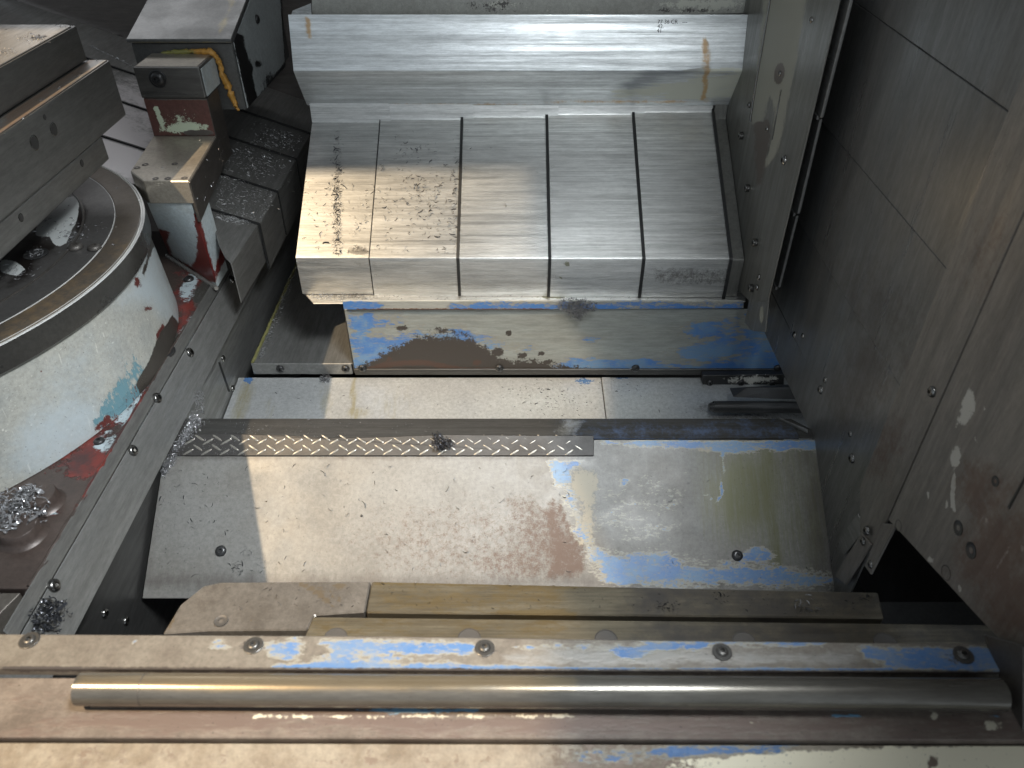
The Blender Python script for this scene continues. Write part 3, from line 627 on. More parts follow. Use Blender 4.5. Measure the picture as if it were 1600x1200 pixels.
for (u, v, r, h) in ((68, 786, .019, .020), (36, 836, .021, .020)):
    p = pz(u, v, -.68); bm = lathe_bm([(r * 1.35, -.6805), (r * 1.15, -.6775), (r * 1.05, -.672), (r * 1.0, -.665), (r * .94, -.6635), (r * .5, -.6632), (.0001, -.6635)], 28, (p.x, p.y)); finish('boss', bm, 'casting', cs, smooth=True)
for (u, v, r) in ((155, 690, .007), (252, 551, .013), (295, 437, .009)): screw(cs, pz(u, v, -.68), (0, 0, 1), r, 'button', 'screw_black', washer=1.6 if r > .01 else 0)
bm = bmesh.new(); e0, e1 = Vector((XG - .0135, .516, -.6795)), Vector((XG - .0135, 1.02, -.6795))
tube_bm(bm, [e0.lerp(e1, i / 60) + Vector((random.uniform(-.001, .001), 0, 0)) for i in range(61)], .0022, 8, rf=lambda i, k: .0022 + random.uniform(0, .0009)); finish('edge_bead', bm, 'casting', cs, dict(m2=[('P', [(100, 700), (200, 600), (260, 600), (180, 760), (120, 800)], 40, .8)]))
plate('end_block', [(-.9, .44, -.683), (XG - .045, .44, -.683), (XG - .022, .511, -.683), (-.9, .511, -.683)], .06, 'rail_plate', cs)
setp(box('hose_coupling', (-.62, .425, -.705), (-.545, .449, -.672), 'plug_steel', bevel=.006), 'dark oily coupling block at the corner left of the sill', 'coupling')

# ---- rotary table
RC = (-.907, .919)
rt = root('rotary_table', 'round rotary table with steel rim on chipped white painted column', 'rotary table', (*RC, -.68))
def arc_masked(name, prof, m, masks=None, seg=160):
    return finish(name, lathe_bm(prof, seg, RC), m, rt, masks, smooth=True)
COLM = dict(m4=[('P', [(230, 320), (290, 520), (240, 480), (190, 470), (215, 400)], 30, .9), ('E', 90, 680, 90, 50, -35, .7), ('E', 120, 600, 60, 100, 40, .35)],
            m2=[('E', 206, 628, 16, 34, 40, .62), ('E', 170, 655, 30, 8, -40, .75), ('E', 215, 440, 7, 10, 0, .7), ('E', 232, 482, 8, 5, 0, .7), ('E', 251, 520, 6, 16, 20, .85), ('E', 68, 576, 5, 3, -30, .9), ('E', 120, 720, 50, 16, -30, .75), ('E', 160, 690, 20, 10, -30, .7)],
            m1=[('P', [(160, 665), (185, 600), (208, 560), (224, 565), (222, 600), (200, 640), (178, 680)], 30, .72), ('E', 190, 625, 30, 40, 40, .6), ('L', [(200, 590), (150, 660)], 8, .6), ('E', 100, 735, 18, 8, -20, .6)],
            m3=[('P', [(270, 492), (286, 520), (282, 560), (230, 640), (212, 600), (235, 560), (250, 520)], 6, 1.0), ('P', [(220, 428), (240, 350), (252, 360), (236, 400), (226, 440)], 6, .8)])
prof = [(.380, -.536)] + [(.380 + .009 * t, -.536 - .143 * t) for t in [i / 18 for i in range(1, 19)]]
arc_masked('column', prof, 'column_paint', COLM, 300)
arc_masked('rim_band', [(.372, -.5365), (.3845, -.5365), (.387, -.534), (.387, -.5035), (.3868, -.502)], 'band_steel')
arc_masked('rim_groove', [(.3868, -.502), (.3858, -.5012), (.3842, -.5012), (.3838, -.5045), (.3805, -.5045), (.3805, -.5003)], 'edge_highlight')
arc_masked('rim_ring', [(.3808, -.5025), (.3803, -.5003), (.379, -.4998), (.3475, -.4998), (.3468, -.5006)], 'table_ring', dict(m1=[('P', [(0, 560), (0, 480), (90, 440), (170, 400), (200, 370), (215, 380), (120, 470)], 30, .7)]))
arc_masked('rim_highlight', [(.3465, -.5008), (.3460, -.4997), (.3452, -.4997), (.3448, -.5008)], 'edge_highlight')
bm = bmesh.new(); n = 96
# table disc as a fine grid so paint remains can sit on it
for i in range(-58, 59):
    for j in range(-58, 59): pass
bm = lathe_bm([(.0001 + .345 * t, -.5004) for t in [i / 60 for i in range(61)]], 240, RC)
finish('table_disc', bm, 'table_disc', rt, dict(
    m1=[('P', [(96, 310), (118, 306), (124, 322), (120, 345), (112, 360), (105, 378), (92, 386), (82, 380), (78, 370), (55, 368), (60, 340)], 5, 1), ('P', [(0, 405), (22, 408), (40, 420), (28, 432), (0, 425)], 6, 1)],
    m2=[('P', [(20, 430), (20, 400), (50, 370), (85, 375), (90, 392), (60, 412), (45, 440), (0, 450)], 20, .85), ('P', [(110, 320), (128, 312), (138, 330), (134, 350), (122, 372)], 8, .8)]), smooth=True)
for u, v, r in ((56, 397, .016), (118, 387, .010), (148, 388, .009)): screw(rt, pz(u, v, -.4995), (0, 0, 1), r, 'countersunk' if r > .012 else 'button', 'screw_black' if r > .012 else 'plug_steel', name='plug')
bm = lathe_bm([(.305, -.5002), (.305, -.4988), (.3025, -.4985), (.3015, -.5002)], 160, RC); finish('hub_ring', bm, 'plug_steel', rt, smooth=True)
bm = lathe_bm([(.16, -.5002), (.16, -.444), (.001, -.444)], 60, RC); finish('hub', bm, 'band_steel', rt, smooth=True)

# ---- pallet on the table
pl = root('pallet', 'thick stepped steel pallet block overhanging the rotary table', 'pallet', (-.9, .7, -.44))
XA = -.6
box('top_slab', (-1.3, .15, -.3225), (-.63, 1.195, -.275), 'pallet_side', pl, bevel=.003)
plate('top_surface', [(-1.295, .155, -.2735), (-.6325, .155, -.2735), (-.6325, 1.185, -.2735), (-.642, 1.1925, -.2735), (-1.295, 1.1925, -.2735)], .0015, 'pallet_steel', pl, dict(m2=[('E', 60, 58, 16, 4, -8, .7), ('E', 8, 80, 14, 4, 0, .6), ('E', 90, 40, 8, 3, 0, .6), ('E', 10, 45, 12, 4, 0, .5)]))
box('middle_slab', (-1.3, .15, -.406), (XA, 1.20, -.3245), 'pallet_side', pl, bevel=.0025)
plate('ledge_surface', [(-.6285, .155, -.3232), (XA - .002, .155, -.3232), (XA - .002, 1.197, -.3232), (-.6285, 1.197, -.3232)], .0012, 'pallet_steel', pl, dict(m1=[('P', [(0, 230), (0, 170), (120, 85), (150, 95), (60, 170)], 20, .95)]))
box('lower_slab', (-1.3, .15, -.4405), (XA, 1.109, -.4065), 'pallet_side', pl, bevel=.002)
for u, v, r in ((54, 223, .0085), (84, 202, .0075), (128, 255, .0042), (33, 340, .0045), (70, 183, .003)):
    p = px(u, v, XA + .0002)
    bm = lathe_bm([(r * 1.15, 0), (r * 1.0, .0003), (r * .9, -.0012)], 24); 
    me = bpy.data.meshes.new('hole_rim'); bm.to_mesh(me); bm.free(); me.materials.append(MATS['screw_steel'])
    o = bpy.data.objects.new('bolt_hole', me); C.objects.link(o); o.parent = pl; o.location = p - wloc(pl); o.rotation_euler = (0, pi / 2, 0)
    bm = lathe_bm([(r * .95, .0004), (.0001, .0006)], 24); me = bpy.data.meshes.new('hole_shade'); bm.to_mesh(me); bm.free(); me.materials.append(MATS['pit_dark'])  # raised dark disc paints in the shade of a hole that is not cut
    q = bpy.data.objects.new('hole_shade', me); C.objects.link(q); q.parent = o

# ---- clamp bracket standing on the casting
bk = root('clamp_bracket', 'upright clamp bracket with red and white flaking paint beside the rotary table', 'bracket', (-.55, 1.2, -.68))
def loft(name, A, B, m, parent, masks, nu=8, nv=24):
    bm = bmesh.new(); rows = []
    for j in range(nv + 1):
        t = j / nv; L_ = [Vector(a).lerp(Vector(b), t) for a, b in zip(A, B)]; r = []
        for i in range(len(L_)):
            for k in range(nu): r.append(bm.verts.new(L_[i].lerp(L_[(i + 1) % len(L_)], k / nu)))
        rows.append(r)
    for r0, r1 in zip(rows, rows[1:]):
        for i in range(len(r0)): bm.faces.new((r0[i], r0[(i + 1) % len(r0)], r1[(i + 1) % len(r0)], r1[i]))
    bmesh.ops.recalc_face_normals(bm, faces=bm.faces); return finish(name, bm, m, parent, masks, smooth=True)
loft('foot_post', [(-.505, 1.139, -.68), (-.505, 1.20, -.68), (-.60, 1.30, -.68), (-.628, 1.255, -.68)], [(-.503, 1.124, -.518), (-.503, 1.19, -.518), (-.575, 1.22, -.518), (-.572, 1.124, -.518)], 'bracket_white', bk,
     dict(m2=[('P', [(236, 340), (250, 357), (268, 362), (262, 375), (270, 400), (300, 415), (306, 400), (307, 380), (304, 350), (300, 330), (314, 340), (340, 440), (330, 445), (255, 410)], 6, .85), ('P', [(346, 375), (355, 400), (335, 440), (338, 410)], 5, .9)]))
hull('block', [(x, y, z) for z in (-.48, -.5175) for x, y in ((-.566, 1.12), (-.496, 1.12), (-.513, 1.312), (-.621, 1.312), (-.601, 1.159))], 'bracket_steel', bk)
hull('side_plate', [(-.5115, 1.314, -.482), (-.4945, 1.1205, -.482), (-.4945, 1.1205, -.549), (-.5115, 1.306, -.537), (-.5165, 1.314, -.482), (-.4995, 1.1205, -.482), (-.4995, 1.1205, -.549), (-.5165, 1.306, -.537)], 'bracket_dark', bk, bevel=.0008)
box('upright', (-.620, 1.3125, -.535), (-.5125, 1.372, -.4165), 'bracket_dark', bk)
plate('red_face', [(-.619, 1.3118, -.4165), (-.5135, 1.3118, -.4165), (-.5135, 1.3118, -.4795), (-.619, 1.3118, -.4795)], .001, 'bracket_red', bk, dict(m1=[('E', 288, 200, 34, 9, -4, .85), ('L', [(243, 168), (248, 180), (254, 195)], 4, .85), ('E', 283, 185, 30, 12, 0, .38), ('E', 320, 200, 5, 4, 0, .7)], m3=[('E', 310, 207, 30, 6, 0, .7), ('L', [(230, 155), (322, 155)], 3, .6)]), cell=.004)
box('cap', (-.6215, 1.311, -.4155), (-.5135, 1.392, -.3655), 'cap_steel', bk, bevel=.002)
plate('cap_top', [(-.619, 1.314, -.3648), (-.516, 1.314, -.3648), (-.516, 1.39, -.3648), (-.619, 1.39, -.3648)], .0008, 'bracket_steel', bk)
plate('cap_side', [(-.5125, 1.317, -.370), (-.5125, 1.389, -.370), (-.5125, 1.389, -.4145), (-.5125, 1.317, -.4145)], .0008, 'bracket_white', bk, back=(-1, 0, 0))
screw(bk, py(247, 123, 1.3105), (0, -1, 0), .0115, 'button', 'screw_black', name='socket_screw', washer=1.25)
for u, v in ((214, 262), (227, 257), (273, 256), (243, 279), (262, 279), (288, 278)): screw(bk, pz(u, v, -.4796), (0, 0, 1), .005, 'countersunk', 'plug_steel', name='block_screw')
bm = bmesh.new(); a, b = Vector((-.630, 1.250, -.679)), Vector((-.505, 1.135, -.679))
tube_bm(bm, [a.lerp(b, i / 50) for i in range(51)], .005, 10, rf=lambda i, k: .0034 + .0007 * sin(i * 2.2) + random.uniform(0, .0009)); finish('weld_bead', bm, 'weld', bk, smooth=True)

# ---- grey housing above the bracket
hs = root('drive_housing', 'grey sheet metal housing with slanted lid hanging behind the clamp bracket', 'housing', (-.57, 1.55, -.46))
hull('lid', [(x, y, z) for x in (-.656, -.4765) for y, z in ((1.387, -.348), (1.387, -.3415), (1.76, -.234), (1.76, -.243))], 'housing_dark', hs, dict(m1=[('L', [(362, 0), (345, 50)], 6, .5), ('L', [(203, 66), (360, 67)], 2, .5)]))
hull('body', [(x, y, z) for x in (-.653, -.4795) for y, z in ((1.3955, -.350), (1.3955, -.463), (1.74, -.463), (1.74, -.245))], 'housing_dark', hs, dict(m1=[('L', [(205, 72), (370, 72)], 2, .4)]))
plate('side_panel', [(-.4775, 1.40, -.350), (-.4775, 1.40, -.462), (-.4775, 1.69, -.470), (-.4775, 1.745, -.36), (-.4775, 1.745, -.248)], .0015, 'housing_paint', hs,
      dict(m1=[('L', [(372, 60), (398, 172)], 9, .9), ('P', [(372, 40), (386, 0), (376, 0), (362, 60)], 8, 1), ('E', 388, 110, 7, 16, 0, .9), ('E', 404, 100, 8, 7, 0, .62), ('E', 422, 130, 16, 22, 20, .55), ('L', [(395, 172), (448, 104)], 8, .75), ('L', [(440, 0), (448, 100)], 3, .7)]), back=(-1, 0, 0), cell=.006)
screw(hs, px(401, 30, -.477), (1, 0, 0), .008, m='screw_black')
# sealant bead
pts = [Vector(p) for p in ((-.603, 1.392, -.366), (-.57, 1.389, -.362), (-.535, 1.387, -.3605), (-.513, 1.384, -.362), (-.506, 1.387, -.375), (-.505, 1.389, -.40), (-.500, 1.3905, -.425), (-.496, 1.391, -.449), (-.492, 1.391, -.462))]
path = []
for a, b in zip(pts, pts[1:]):
    for i in range(8): path.append(a.lerp(b, i / 8) + Vector([random.uniform(-.0012, .0012) for _ in range(3)]))
path.append(pts[-1]); bm = bmesh.new(); nn_ = len(path)
lumps = [random.uniform(-1, 1) for _ in range(80)]
tube_bm(bm, path, .005, 12, rf=lambda i, k: (.0022 + .0026 * min(1, i / 24) - .003 * max(0, (i - nn_ + 12) / 12)) * (1 + .38 * lumps[i // 2] + .2 * sin(k * 2.1 + lumps[i // 3] * 4) + random.uniform(-.05, .05)))
setp(finish('sealant_bead', bm, 'sealant', None, dict(m1=[('P', [(200, 70), (300, 70), (310, 95), (200, 95)], 20, .9)]), smooth='all'), 'lumpy orange sealant bead smeared between the bracket and the housing', 'sealant')

# ---- right column cover
cc = root('column_cover', 'tall bent cover sheet with peeling beige paint at the right end of the stepped cover', 'column cover', (.39, 1.1, -.72))
XC = .392
COM = dict(m1=[('P', [(1195, -20), (1262, -20), (1245, 95), (1232, 140), (1228, 180), (1215, 240), (1198, 262), (1192, 265), (1206, 215), (1210, 170), (1203, 150), (1196, 175), (1192, 190), (1172, 195), (1180, 130)], 7, .92), ('E', 1190, 240, 6, 12, 0, .6), ('L', [(1245, 20), (1240, 90), (1228, 150)], 6, .7), ('E', 1212, 480, 5, 16, 0, .62)],
           m2=[('P', [(1175, 190), (1205, 185), (1206, 215), (1190, 300), (1180, 290)], 10, .8), ('E', 1218, 115, 9, 18, 10, .9)])
plate('side_sheet', [px(1313, -6, XC), px(1201, 466, XC), px(1196, 519, XC), px(1173, 516, XC), px(1163, 504, XC), px(1170, 470, XC) , (XC, 1.20, -.705), (XC, 1.50, -.46), (XC, 1.5, -.15)], .002, 'column_sheet', cc, COM, back=(1, 0, 0), cell=.007)
for u, v in ((1226, 250), (1219, 115), (1199, 202), (1268, 31)): screw(cc, px(u, v, XC), (-1, 0, 0), .0075 if v == 250 else .004, 'button')
for u, v in ((1160, 212), (1170, 294), (1182, 379), (1176, 450)): screw(cc, px(u, v, XC - .0005), (-1, 0, 0), .0065, 'cap')
for u, v in ((1171, 164), (1186, 433), (1183, 449)): screw(cc, px(u, v, XC - .0005), (-1, 0, 0), .005, 'button')
bm = bmesh.new(); tube_bm(bm, [px(1204, -5, XC - .001), px(1181, 131, XC - .001), px(1172, 190, XC - .001)], .0012, 8); finish('edge_bead', bm, 'screw_steel', cc, smooth=True)
plate('patch_edge', [px(1219.5, 140, XC - .0006), px(1221, 140, XC - .0006), px(1207, 218, XC - .0006), px(1205.5, 218, XC - .0006)], .0004, 'screw_steel', cc, bevel=0, back=(1, 0, 0))
for k, q in enumerate((((1313, -6), (1330, -6), (1282, 184), (1264, 182)), ((1267, 184), (1281, 186), (1246, 334), (1228, 332)), ((1230, 336), (1244, 337), (1216, 449), (1203, 447)))):
    X = XC + .010 + .004 * k
    plate('stepped_edge', [px(u, v, X) for u, v in q], .004, 'dark_sheet', cc, back=(1, 0, 0))
    box('edge_clip', tuple(px((q[2][0] + q[3][0]) / 2, q[2][1] - 4, X) - Vector((.001, .012, .002))), tuple(px((q[2][0] + q[3][0]) / 2, q[2][1] - 4, X) + Vector((.002, .012, .003))), 'dark_sheet', cc, bevel=.0004)
plate('foot_flange', [px(1176, 470, XC - .002), px(1201, 470, XC - .002), px(1196, 519, XC - .002), px(1176, 517, XC - .002), px(1165, 506, XC - .002)], .0015, 'column_sheet', cc, dict(m1=[('E', 1190, 492, 4, 16, 5, .7)]), back=(1, 0, 0), cell=.004)

# ---- right side wall: overlapping panels with slanting joints
sw = root('side_wall', 'dark overlapping sheet wall on the right with rows of screws', 'wall', (.445, .85, -.9))
XW = .440
zj = [-.755, -.683, -.532, -.380, -.222, .35]
WM = dict(m2=[('E', 1380, 500, 120, 60, 60, .5), ('E', 1340, 600, 50, 90, 30, .6)], m1=[('B', 0)])
plate('panel', [(XW + .0006, 1.14, -.755), (XW + .0006, 1.14, -.680), (XW + .0006, .62, -.684), (XW + .0006, .62, -.95), (XW + .0006, .66, -.95), (XW + .0006, .82, -.80), (XW + .0006, .842, -.755)], .0025, 'wall_sheet', sw, back=(1, 0, 0))
for k in range(1, 5):
    X = XW - .0014 * (k - 1)
    plate('panel', [(X, 1.84, zj[k] + .02), (X, .60, zj[k] - .006), (X, .60, zj[k + 1] - .0074), (X, 1.84, zj[k + 1] + .0186)], .0022, 'wall_sheet', sw, WM, back=(1, 0, 0), cell=.03)
plate('backing_sheet', [(XW + .005, 1.84, -.70), (XW + .005, .60, -.70), (XW + .005, .60, .35), (XW + .005, 1.84, .35)], .002, 'rubber_black', sw, back=(1, 0, 0))
for u, v, r in ((1242, 523, .0055), (1255, 525, .0045), (1290, 594, .0048), (1283, 609, .0068), (1332, 716, .0068), (1329, 678, .0045)): screw(sw, px(u, v, XW + .00065), (-1, 0, 0), r, 'button')

# ---- door post strip on the right
dp = root('door_post', 'vertical brown grey post strip on the right between two dark joints', 'post', (.43, .64, -.75))
XD = .4335
plate('post_strip', [(XD, .676, .2), (XD, .603, .2), (XD, .603, -.735), (XD, .640, -.735), (XD, .676, -.690)], .003, 'post_sheet', dp, dict(m1=[('B', 0)], m2=[('E', 1370, 690, 60, 60, 0, .5), ('E', 1560, 400, 60, 80, 0, .4)]), back=(1, 0, 0), cell=.03)
plate('foot_strip', [px(1345, 833, XD - .003), px(1361, 851, XD - .003), px(1321, 914, XD - .003), px(1303, 900, XD - .003)], .003, 'post_sheet', dp, back=(1, 0, 0))
plate('foot_tab', [px(1340, 802, XD + .002), px(1352, 828, XD + .002), px(1318, 868, XD + .002), px(1308, 844, XD + .002)], .002, 'dark_sheet', dp, back=(1, 0, 0))
plate('rear_strip', [px(1378, 818, XD - .004), px(1400, 819, XD - .004), px(1360, 898, XD - .004), px(1350, 884, XD - .004), px(1366, 846, XD - .004)], .003, 'post_sheet', dp, back=(1, 0, 0))
for u, v, r in ((1457, 612, .0062), (1355, 829, .0062), (1349, 846, .005), (1361, 882, .005)): screw(dp, px(u, v, XD - .0035 if v > 700 else XD), (-1, 0, 0), r, 'button')

plate('joint_seal', [(XD + .0032, .612, .2), (XD + .0032, .590, .2), (XD + .0032, .590, -.70), (XD + .0032, .612, -.70)], .001, 'rubber_black', dp, bevel=0, back=(1, 0, 0))

# ---- front right plate with holes
fp = root('front_side_plate', 'large brown stained plate with bolt holes and paint specks at the right edge', 'side plate', (.43, .35, -.65))
XF = .430
FM = dict(m1=[('P', [(1515, 605), (1525, 612), (1526, 640), (1512, 665), (1496, 668), (1485, 672), (1498, 650), (1502, 625)], 8, .8), ('E', 1493, 715, 9, 20, 10, .8), ('L', [(1490, 745), (1488, 790), (1475, 790)], 4, .85), ('E', 1451, 775, 2.5, 9, 0, .8), ('E', 1525, 690, 4, 8, 0, .75), ('E', 1540, 815, 16, 10, 0, .55), ('E', 1454, 874, 6, 5, 0, .9), ('E', 1499, 920, 4, 8, 0, .9), ('E', 1493, 797, 5, 5, 0, .8), ('E', 1597, 855, 6, 8, 0, .8), ('L', [(1600, 830), (1560, 880), (1545, 905)], 3, .6), ('E', 1538, 640, 4, 6, 0, .7)],
          m2=[('E', 1560, 860, 80, 60, -40, .75), ('E', 1540, 770, 50, 50, 0, .6), ('E', 1590, 940, 80, 60, 0, .7)])
plate('plate_sheet', [(XF, .5965, .25), (XF, .5965, -.663), (XF, .585, -.659), px(1535, 972, XF), px(1562, 1000, XF), (XF, .20, -.565), (XF, .05, -.5), (XF, .05, .25)], .006, 'post_sheet', fp, FM, back=(1, 0, 0), cell=.006)
for u, v, r in ((1404, 821, .0065), (1478, 895, .008)): screw(fp, px(u, v, XF), (-1, 0, 0), r, 'countersunk', 'plug_steel')
for u, v, r in ((1497, 825, .0075), (1517, 860, .008), (1555, 752, .005)):
    screw(fp, px(u, v, XF - .0002), (-1, 0, 0), r, 'countersunk', 'screw_black', name='bolt_hole')
hull('corner_lug', [px(u, v, x) for u, v in ((1536, 990), (1600, 1008), (1600, 1160), (1562, 1060), (1590, 1130)) for x in (.405, .43)], 'bracket_dark', fp)
plate('joint_line', [px(1574, 792, XF - .0008), px(1576, 796, XF - .0008), px(1606, 740, XF - .0008), px(1606, 734, XF - .0008)], .0005, 'rubber_black', fp, bevel=0, back=(1, 0, 0))

# ---- coolant pipe and its black bracket
kb = root('pipe_bracket', 'black bracket strip with flaking white paint and screws below the blue apron', 'bracket', (.4, 1.11, -.88))
plate('strip', [py(1098, 587, 1.108), py(1225, 585, 1.108), py(1225, 611, 1.108), py(1098, 615, 1.108)], .014, 'bracket_black', kb, dict(m1=[('P', [(1130, 592), (1165, 588), (1215, 586), (1215, 598), (1160, 600), (1140, 598)], 8, .8)]), cell=.004)
for u in (1109, 1158, 1207): screw(kb, py(u, 598, 1.108), (0, -1, 0), .0065, m='screw_black')
bm = bmesh.new(); tube_bm(bm, [(.352, 1.032, -.857), (.362, 1.032, -.857), (.60, 1.03, -.857)], .0105, 20); 
cp = root('coolant_pipe', 'black coolant pipe end poking out from under the right wall', 'pipe', (.45, 1.032, -.87))
finish('pipe', bm, 'pipe_black', cp, smooth=True)
bm = bmesh.new(); tube_bm(bm, [(.344, 1.032, -.857), (.352, 1.032, -.857)], .008, 16, rf=lambda i, k: .006 + .0038 * i); finish('end_cap', bm, 'screw_black', cp, smooth=True)
hull('saddle', [(.385, 1.04, -.842), (.41, 1.055, -.832), (.5, 1.055, -.83), (.5, 1.04, -.848), (.385, 1.07, -.845), (.5, 1.075, -.84)], 'pipe_black', cp, bevel=.001)

# ---- guideway in front
gw = root('guideway', 'oily brown guideway rails running across in front of the chute', 'guideway', (0, .45, -.75))
ZR = -.70
R1M = dict(m1=[('P', [(575, 905), (900, 905), (880, 965), (575, 965)], 30, .55), ('L', [(590, 911), (960, 914)], 4, .85), ('L', [(780, 957), (900, 960)], 4, .8)], m2=[('P', [(985, 900), (1400, 900), (1400, 970), (985, 970)], 60, .85)])  # m2 paints the door's shade over the right part of the rail
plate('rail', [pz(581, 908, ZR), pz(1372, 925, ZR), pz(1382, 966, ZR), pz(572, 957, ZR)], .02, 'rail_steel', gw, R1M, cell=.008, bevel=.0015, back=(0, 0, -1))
R2M = dict(m1=[('P', [(480, 960), (800, 960), (880, 1000), (480, 1000)], 40, .6), ('E', 850, 980, 60, 14, 0, .6)], m2=[('P', [(1010, 960), (1700, 960), (1700, 1020), (1010, 1020)], 60, .85)])  # m2 carries the same painted shade across this rail
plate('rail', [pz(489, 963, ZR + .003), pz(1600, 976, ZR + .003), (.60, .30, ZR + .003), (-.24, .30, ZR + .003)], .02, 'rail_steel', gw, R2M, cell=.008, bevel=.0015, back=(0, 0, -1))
plate('end_plate', [pz(254, 990, ZR - .001), pz(282, 944, ZR - .001), pz(318, 915, ZR - .001), pz(346, 909, ZR - .001), pz(579, 908, ZR - .001), pz(570, 956, ZR - .001), pz(492, 961, ZR - .001), pz(480, 984, ZR - .001), pz(328, 985, ZR - .001)], .012, 'rail_plate', gw,
      dict(m1=[('L', [(468, 910), (500, 930), (518, 945)], 5, .72), ('E', 530, 916, 14, 5, 0, .7), ('E', 392, 968, 7, 4, 0, .7), ('L', [(500, 915), (530, 938)], 7, .52), ('E', 265, 975, 8, 20, 30, .5)]), cell=.006, bevel=.0015, back=(0, 0, -1))
plate('lower_block', [pz(330, 986, -.722), pz(490, 986, -.722), (-.21, .30, -.722), (-.36, .30, -.722)], .02, 'ridge_steel', gw, back=(0, 0, -1))
screw(gw, pz(345, 970, ZR), (0, 0, 1), .0072, 'countersunk', 'plug_steel', name='screw')
for u, v in ((524, 997), (733, 998), (947, 1000), (1163, 1003), (1384, 1005)): screw(gw, pz(u, v, ZR + .0032), (0, 0, 1), .0122, 'plug', 'plug_steel', name='plug')
# dark body in the opening at the right
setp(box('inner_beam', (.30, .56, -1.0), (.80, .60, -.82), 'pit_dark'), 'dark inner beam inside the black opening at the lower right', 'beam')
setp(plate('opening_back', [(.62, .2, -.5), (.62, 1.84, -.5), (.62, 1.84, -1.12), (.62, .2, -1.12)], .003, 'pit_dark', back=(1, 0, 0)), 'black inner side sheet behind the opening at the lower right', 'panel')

# ---- front sill with rod
sl = root('front_sill', 'worn beige and blue painted front sill with five domed screws', 'sill', (0, .3, -.62))
SLM = dict(m1=[('E', 345, 1004, 22, 10, 0, .5), ('P', [(408, 1003), (470, 998), (470, 1035), (420, 1030)], 14, .75), ('P', [(500, 1002), (740, 1004), (745, 1022), (520, 1020)], 10, .85), ('E', 560, 1030, 120, 10, 0, .48), ('P', [(800, 1008), (1110, 1002), (1110, 1018), (820, 1012)], 10, .78), ('E', 985, 1022, 40, 14, 0, .55), ('P', [(1110, 1002), (1290, 1003), (1290, 1010), (1110, 1010)], 6, .8), ('P', [(1345, 1012), (1570, 1008), (1575, 1050), (1400, 1045), (1350, 1030)], 12, .92), ('L', [(420, 1042), (1400, 1047)], 3, .68), ('E', 210, 1006, 4, 6, 20, .8)],
           m2=[('P', [(780, 1015), (870, 1008), (1340, 1012), (1360, 1045), (780, 1042)], 24, .72), ('E', 620, 1026, 140, 10, 0, .42)],
           m3=[('L', [(1300, 999), (1540, 1004)], 3, .7), ('L', [(0, 1044), (700, 1047), (1560, 1052)], 3.5, .8)] + [('E', u, v, 26, 17, 0, .52) for u, v in ((44, 1004), (396, 1012), (757, 1017), (1128, 1023), (1500, 1028))])  # lower line paints in the step's shadow; ellipses are grime round the screws
plate('top_strip', [pz(-60, 989, -.58), pz(600, 993, -.58), pz(1000, 999, -.58), pz(1545, 1005, -.58), (.424, .355, -.58), (-.56, .359, -.58)], .012, 'sill_paint', sl, SLM, cell=.005, bevel=.0016, back=(0, 0, -1))
for u, v in ((46, 1001), (396, 1009), (757, 1013), (1128, 1019), (1505, 1024)): screw(sl, pz(u, v, -.58), (0, 0, 1), .0055, 'button', 'screw_dark', washer=1.5)
for u, v in ((36, 1014), (1345, 1040), (124, 1006)): pass
S2 = dict(m2=[('P', [(60, 1110), (400, 1095), (900, 1110), (1600, 1115), (1600, 1160), (0, 1150)], 26, .72), ('P', [(0, 1060), (120, 1060), (130, 1110), (40, 1140), (0, 1130)], 30, .45)], m1=[('L', [(490, 1106), (750, 1110)], 3, .8), ('E', 1075, 1116, 24, 4, 0, .7), ('E', 1320, 1120, 30, 5, 0, .6), ('E', 1555, 1118, 14, 5, 0, .7)], m3=[('E', 1550, 1135, 20, 10, 0, .7), ('E', 1180, 1128, 14, 4, 0, .5), ('L', [(400, 1118), (900, 1120)], 4, .55), ('E', 1460, 1118, 4, 4, 0, .9)])
plate('step', [(-.56, .3575, -.592), (.43, .3535, -.592), (.43, .303, -.592), (-.56, .306, -.592)], .012, 'sill_low', sl, S2, cell=.005, back=(0, 0, -1))
S3 = dict(m4=[('P', [(1040, 1190), (1240, 1172), (1640, 1160), (1640, 1300), (1040, 1300)], 14, .95)], m1=[('P', [(1000, 1168), (1240, 1164), (1235, 1176), (1100, 1184), (1020, 1180)], 10, .8), ('E', 960, 1180, 70, 14, 0, .45)], m2=[('P', [(860, 1158), (1060, 1165), (1100, 1200), (1050, 1240), (860, 1240)], 50, .75), ('L', [(0, 1152), (860, 1156)], 4, .7), ('E', 600, 1185, 240, 14, 0, .42), ('E', 200, 1180, 200, 20, 0, .40), ('E', 1455, 1190, 6, 10, -40, .9)])
plate('front_face', [(-.56, .3045, -.597), (.43, .3015, -.597), (.43, .05, -.612), (-.56, .05, -.612)], .05, 'sill_front', sl, S3, cell=.008, back=(0, 0, -1))
rd = root('round_rod', 'long round steel rod lying along the front sill', 'rod', (0, .337, -.59))
a, b = Vector((-.352, .3385, -.5785)), Vector((.3945, .3335, -.5785)); bm = bmesh.new()
tube_bm(bm, [a + Vector((.0015, 0, 0))] + [a.lerp(b, i / 80) for i in range(1, 80)] + [b], .0128, 36)
finish('bar', bm, 'rod_steel', rd, dict(m1=[('P', [(120, 1050), (900, 1055), (900, 1078), (120, 1075)], 10, .9)]), smooth=True)
bm = bmesh.new(); c = a.lerp(b, .0725); tube_bm(bm, [c, c + Vector((.0008, 0, 0))], .01295, 36); finish('joint_ring', bm, 'plug_steel', rd, smooth=True)
box('saddle_strip', (-.342, .329, -.5915), (.380, .343, -.586), 'plug_steel', rd)

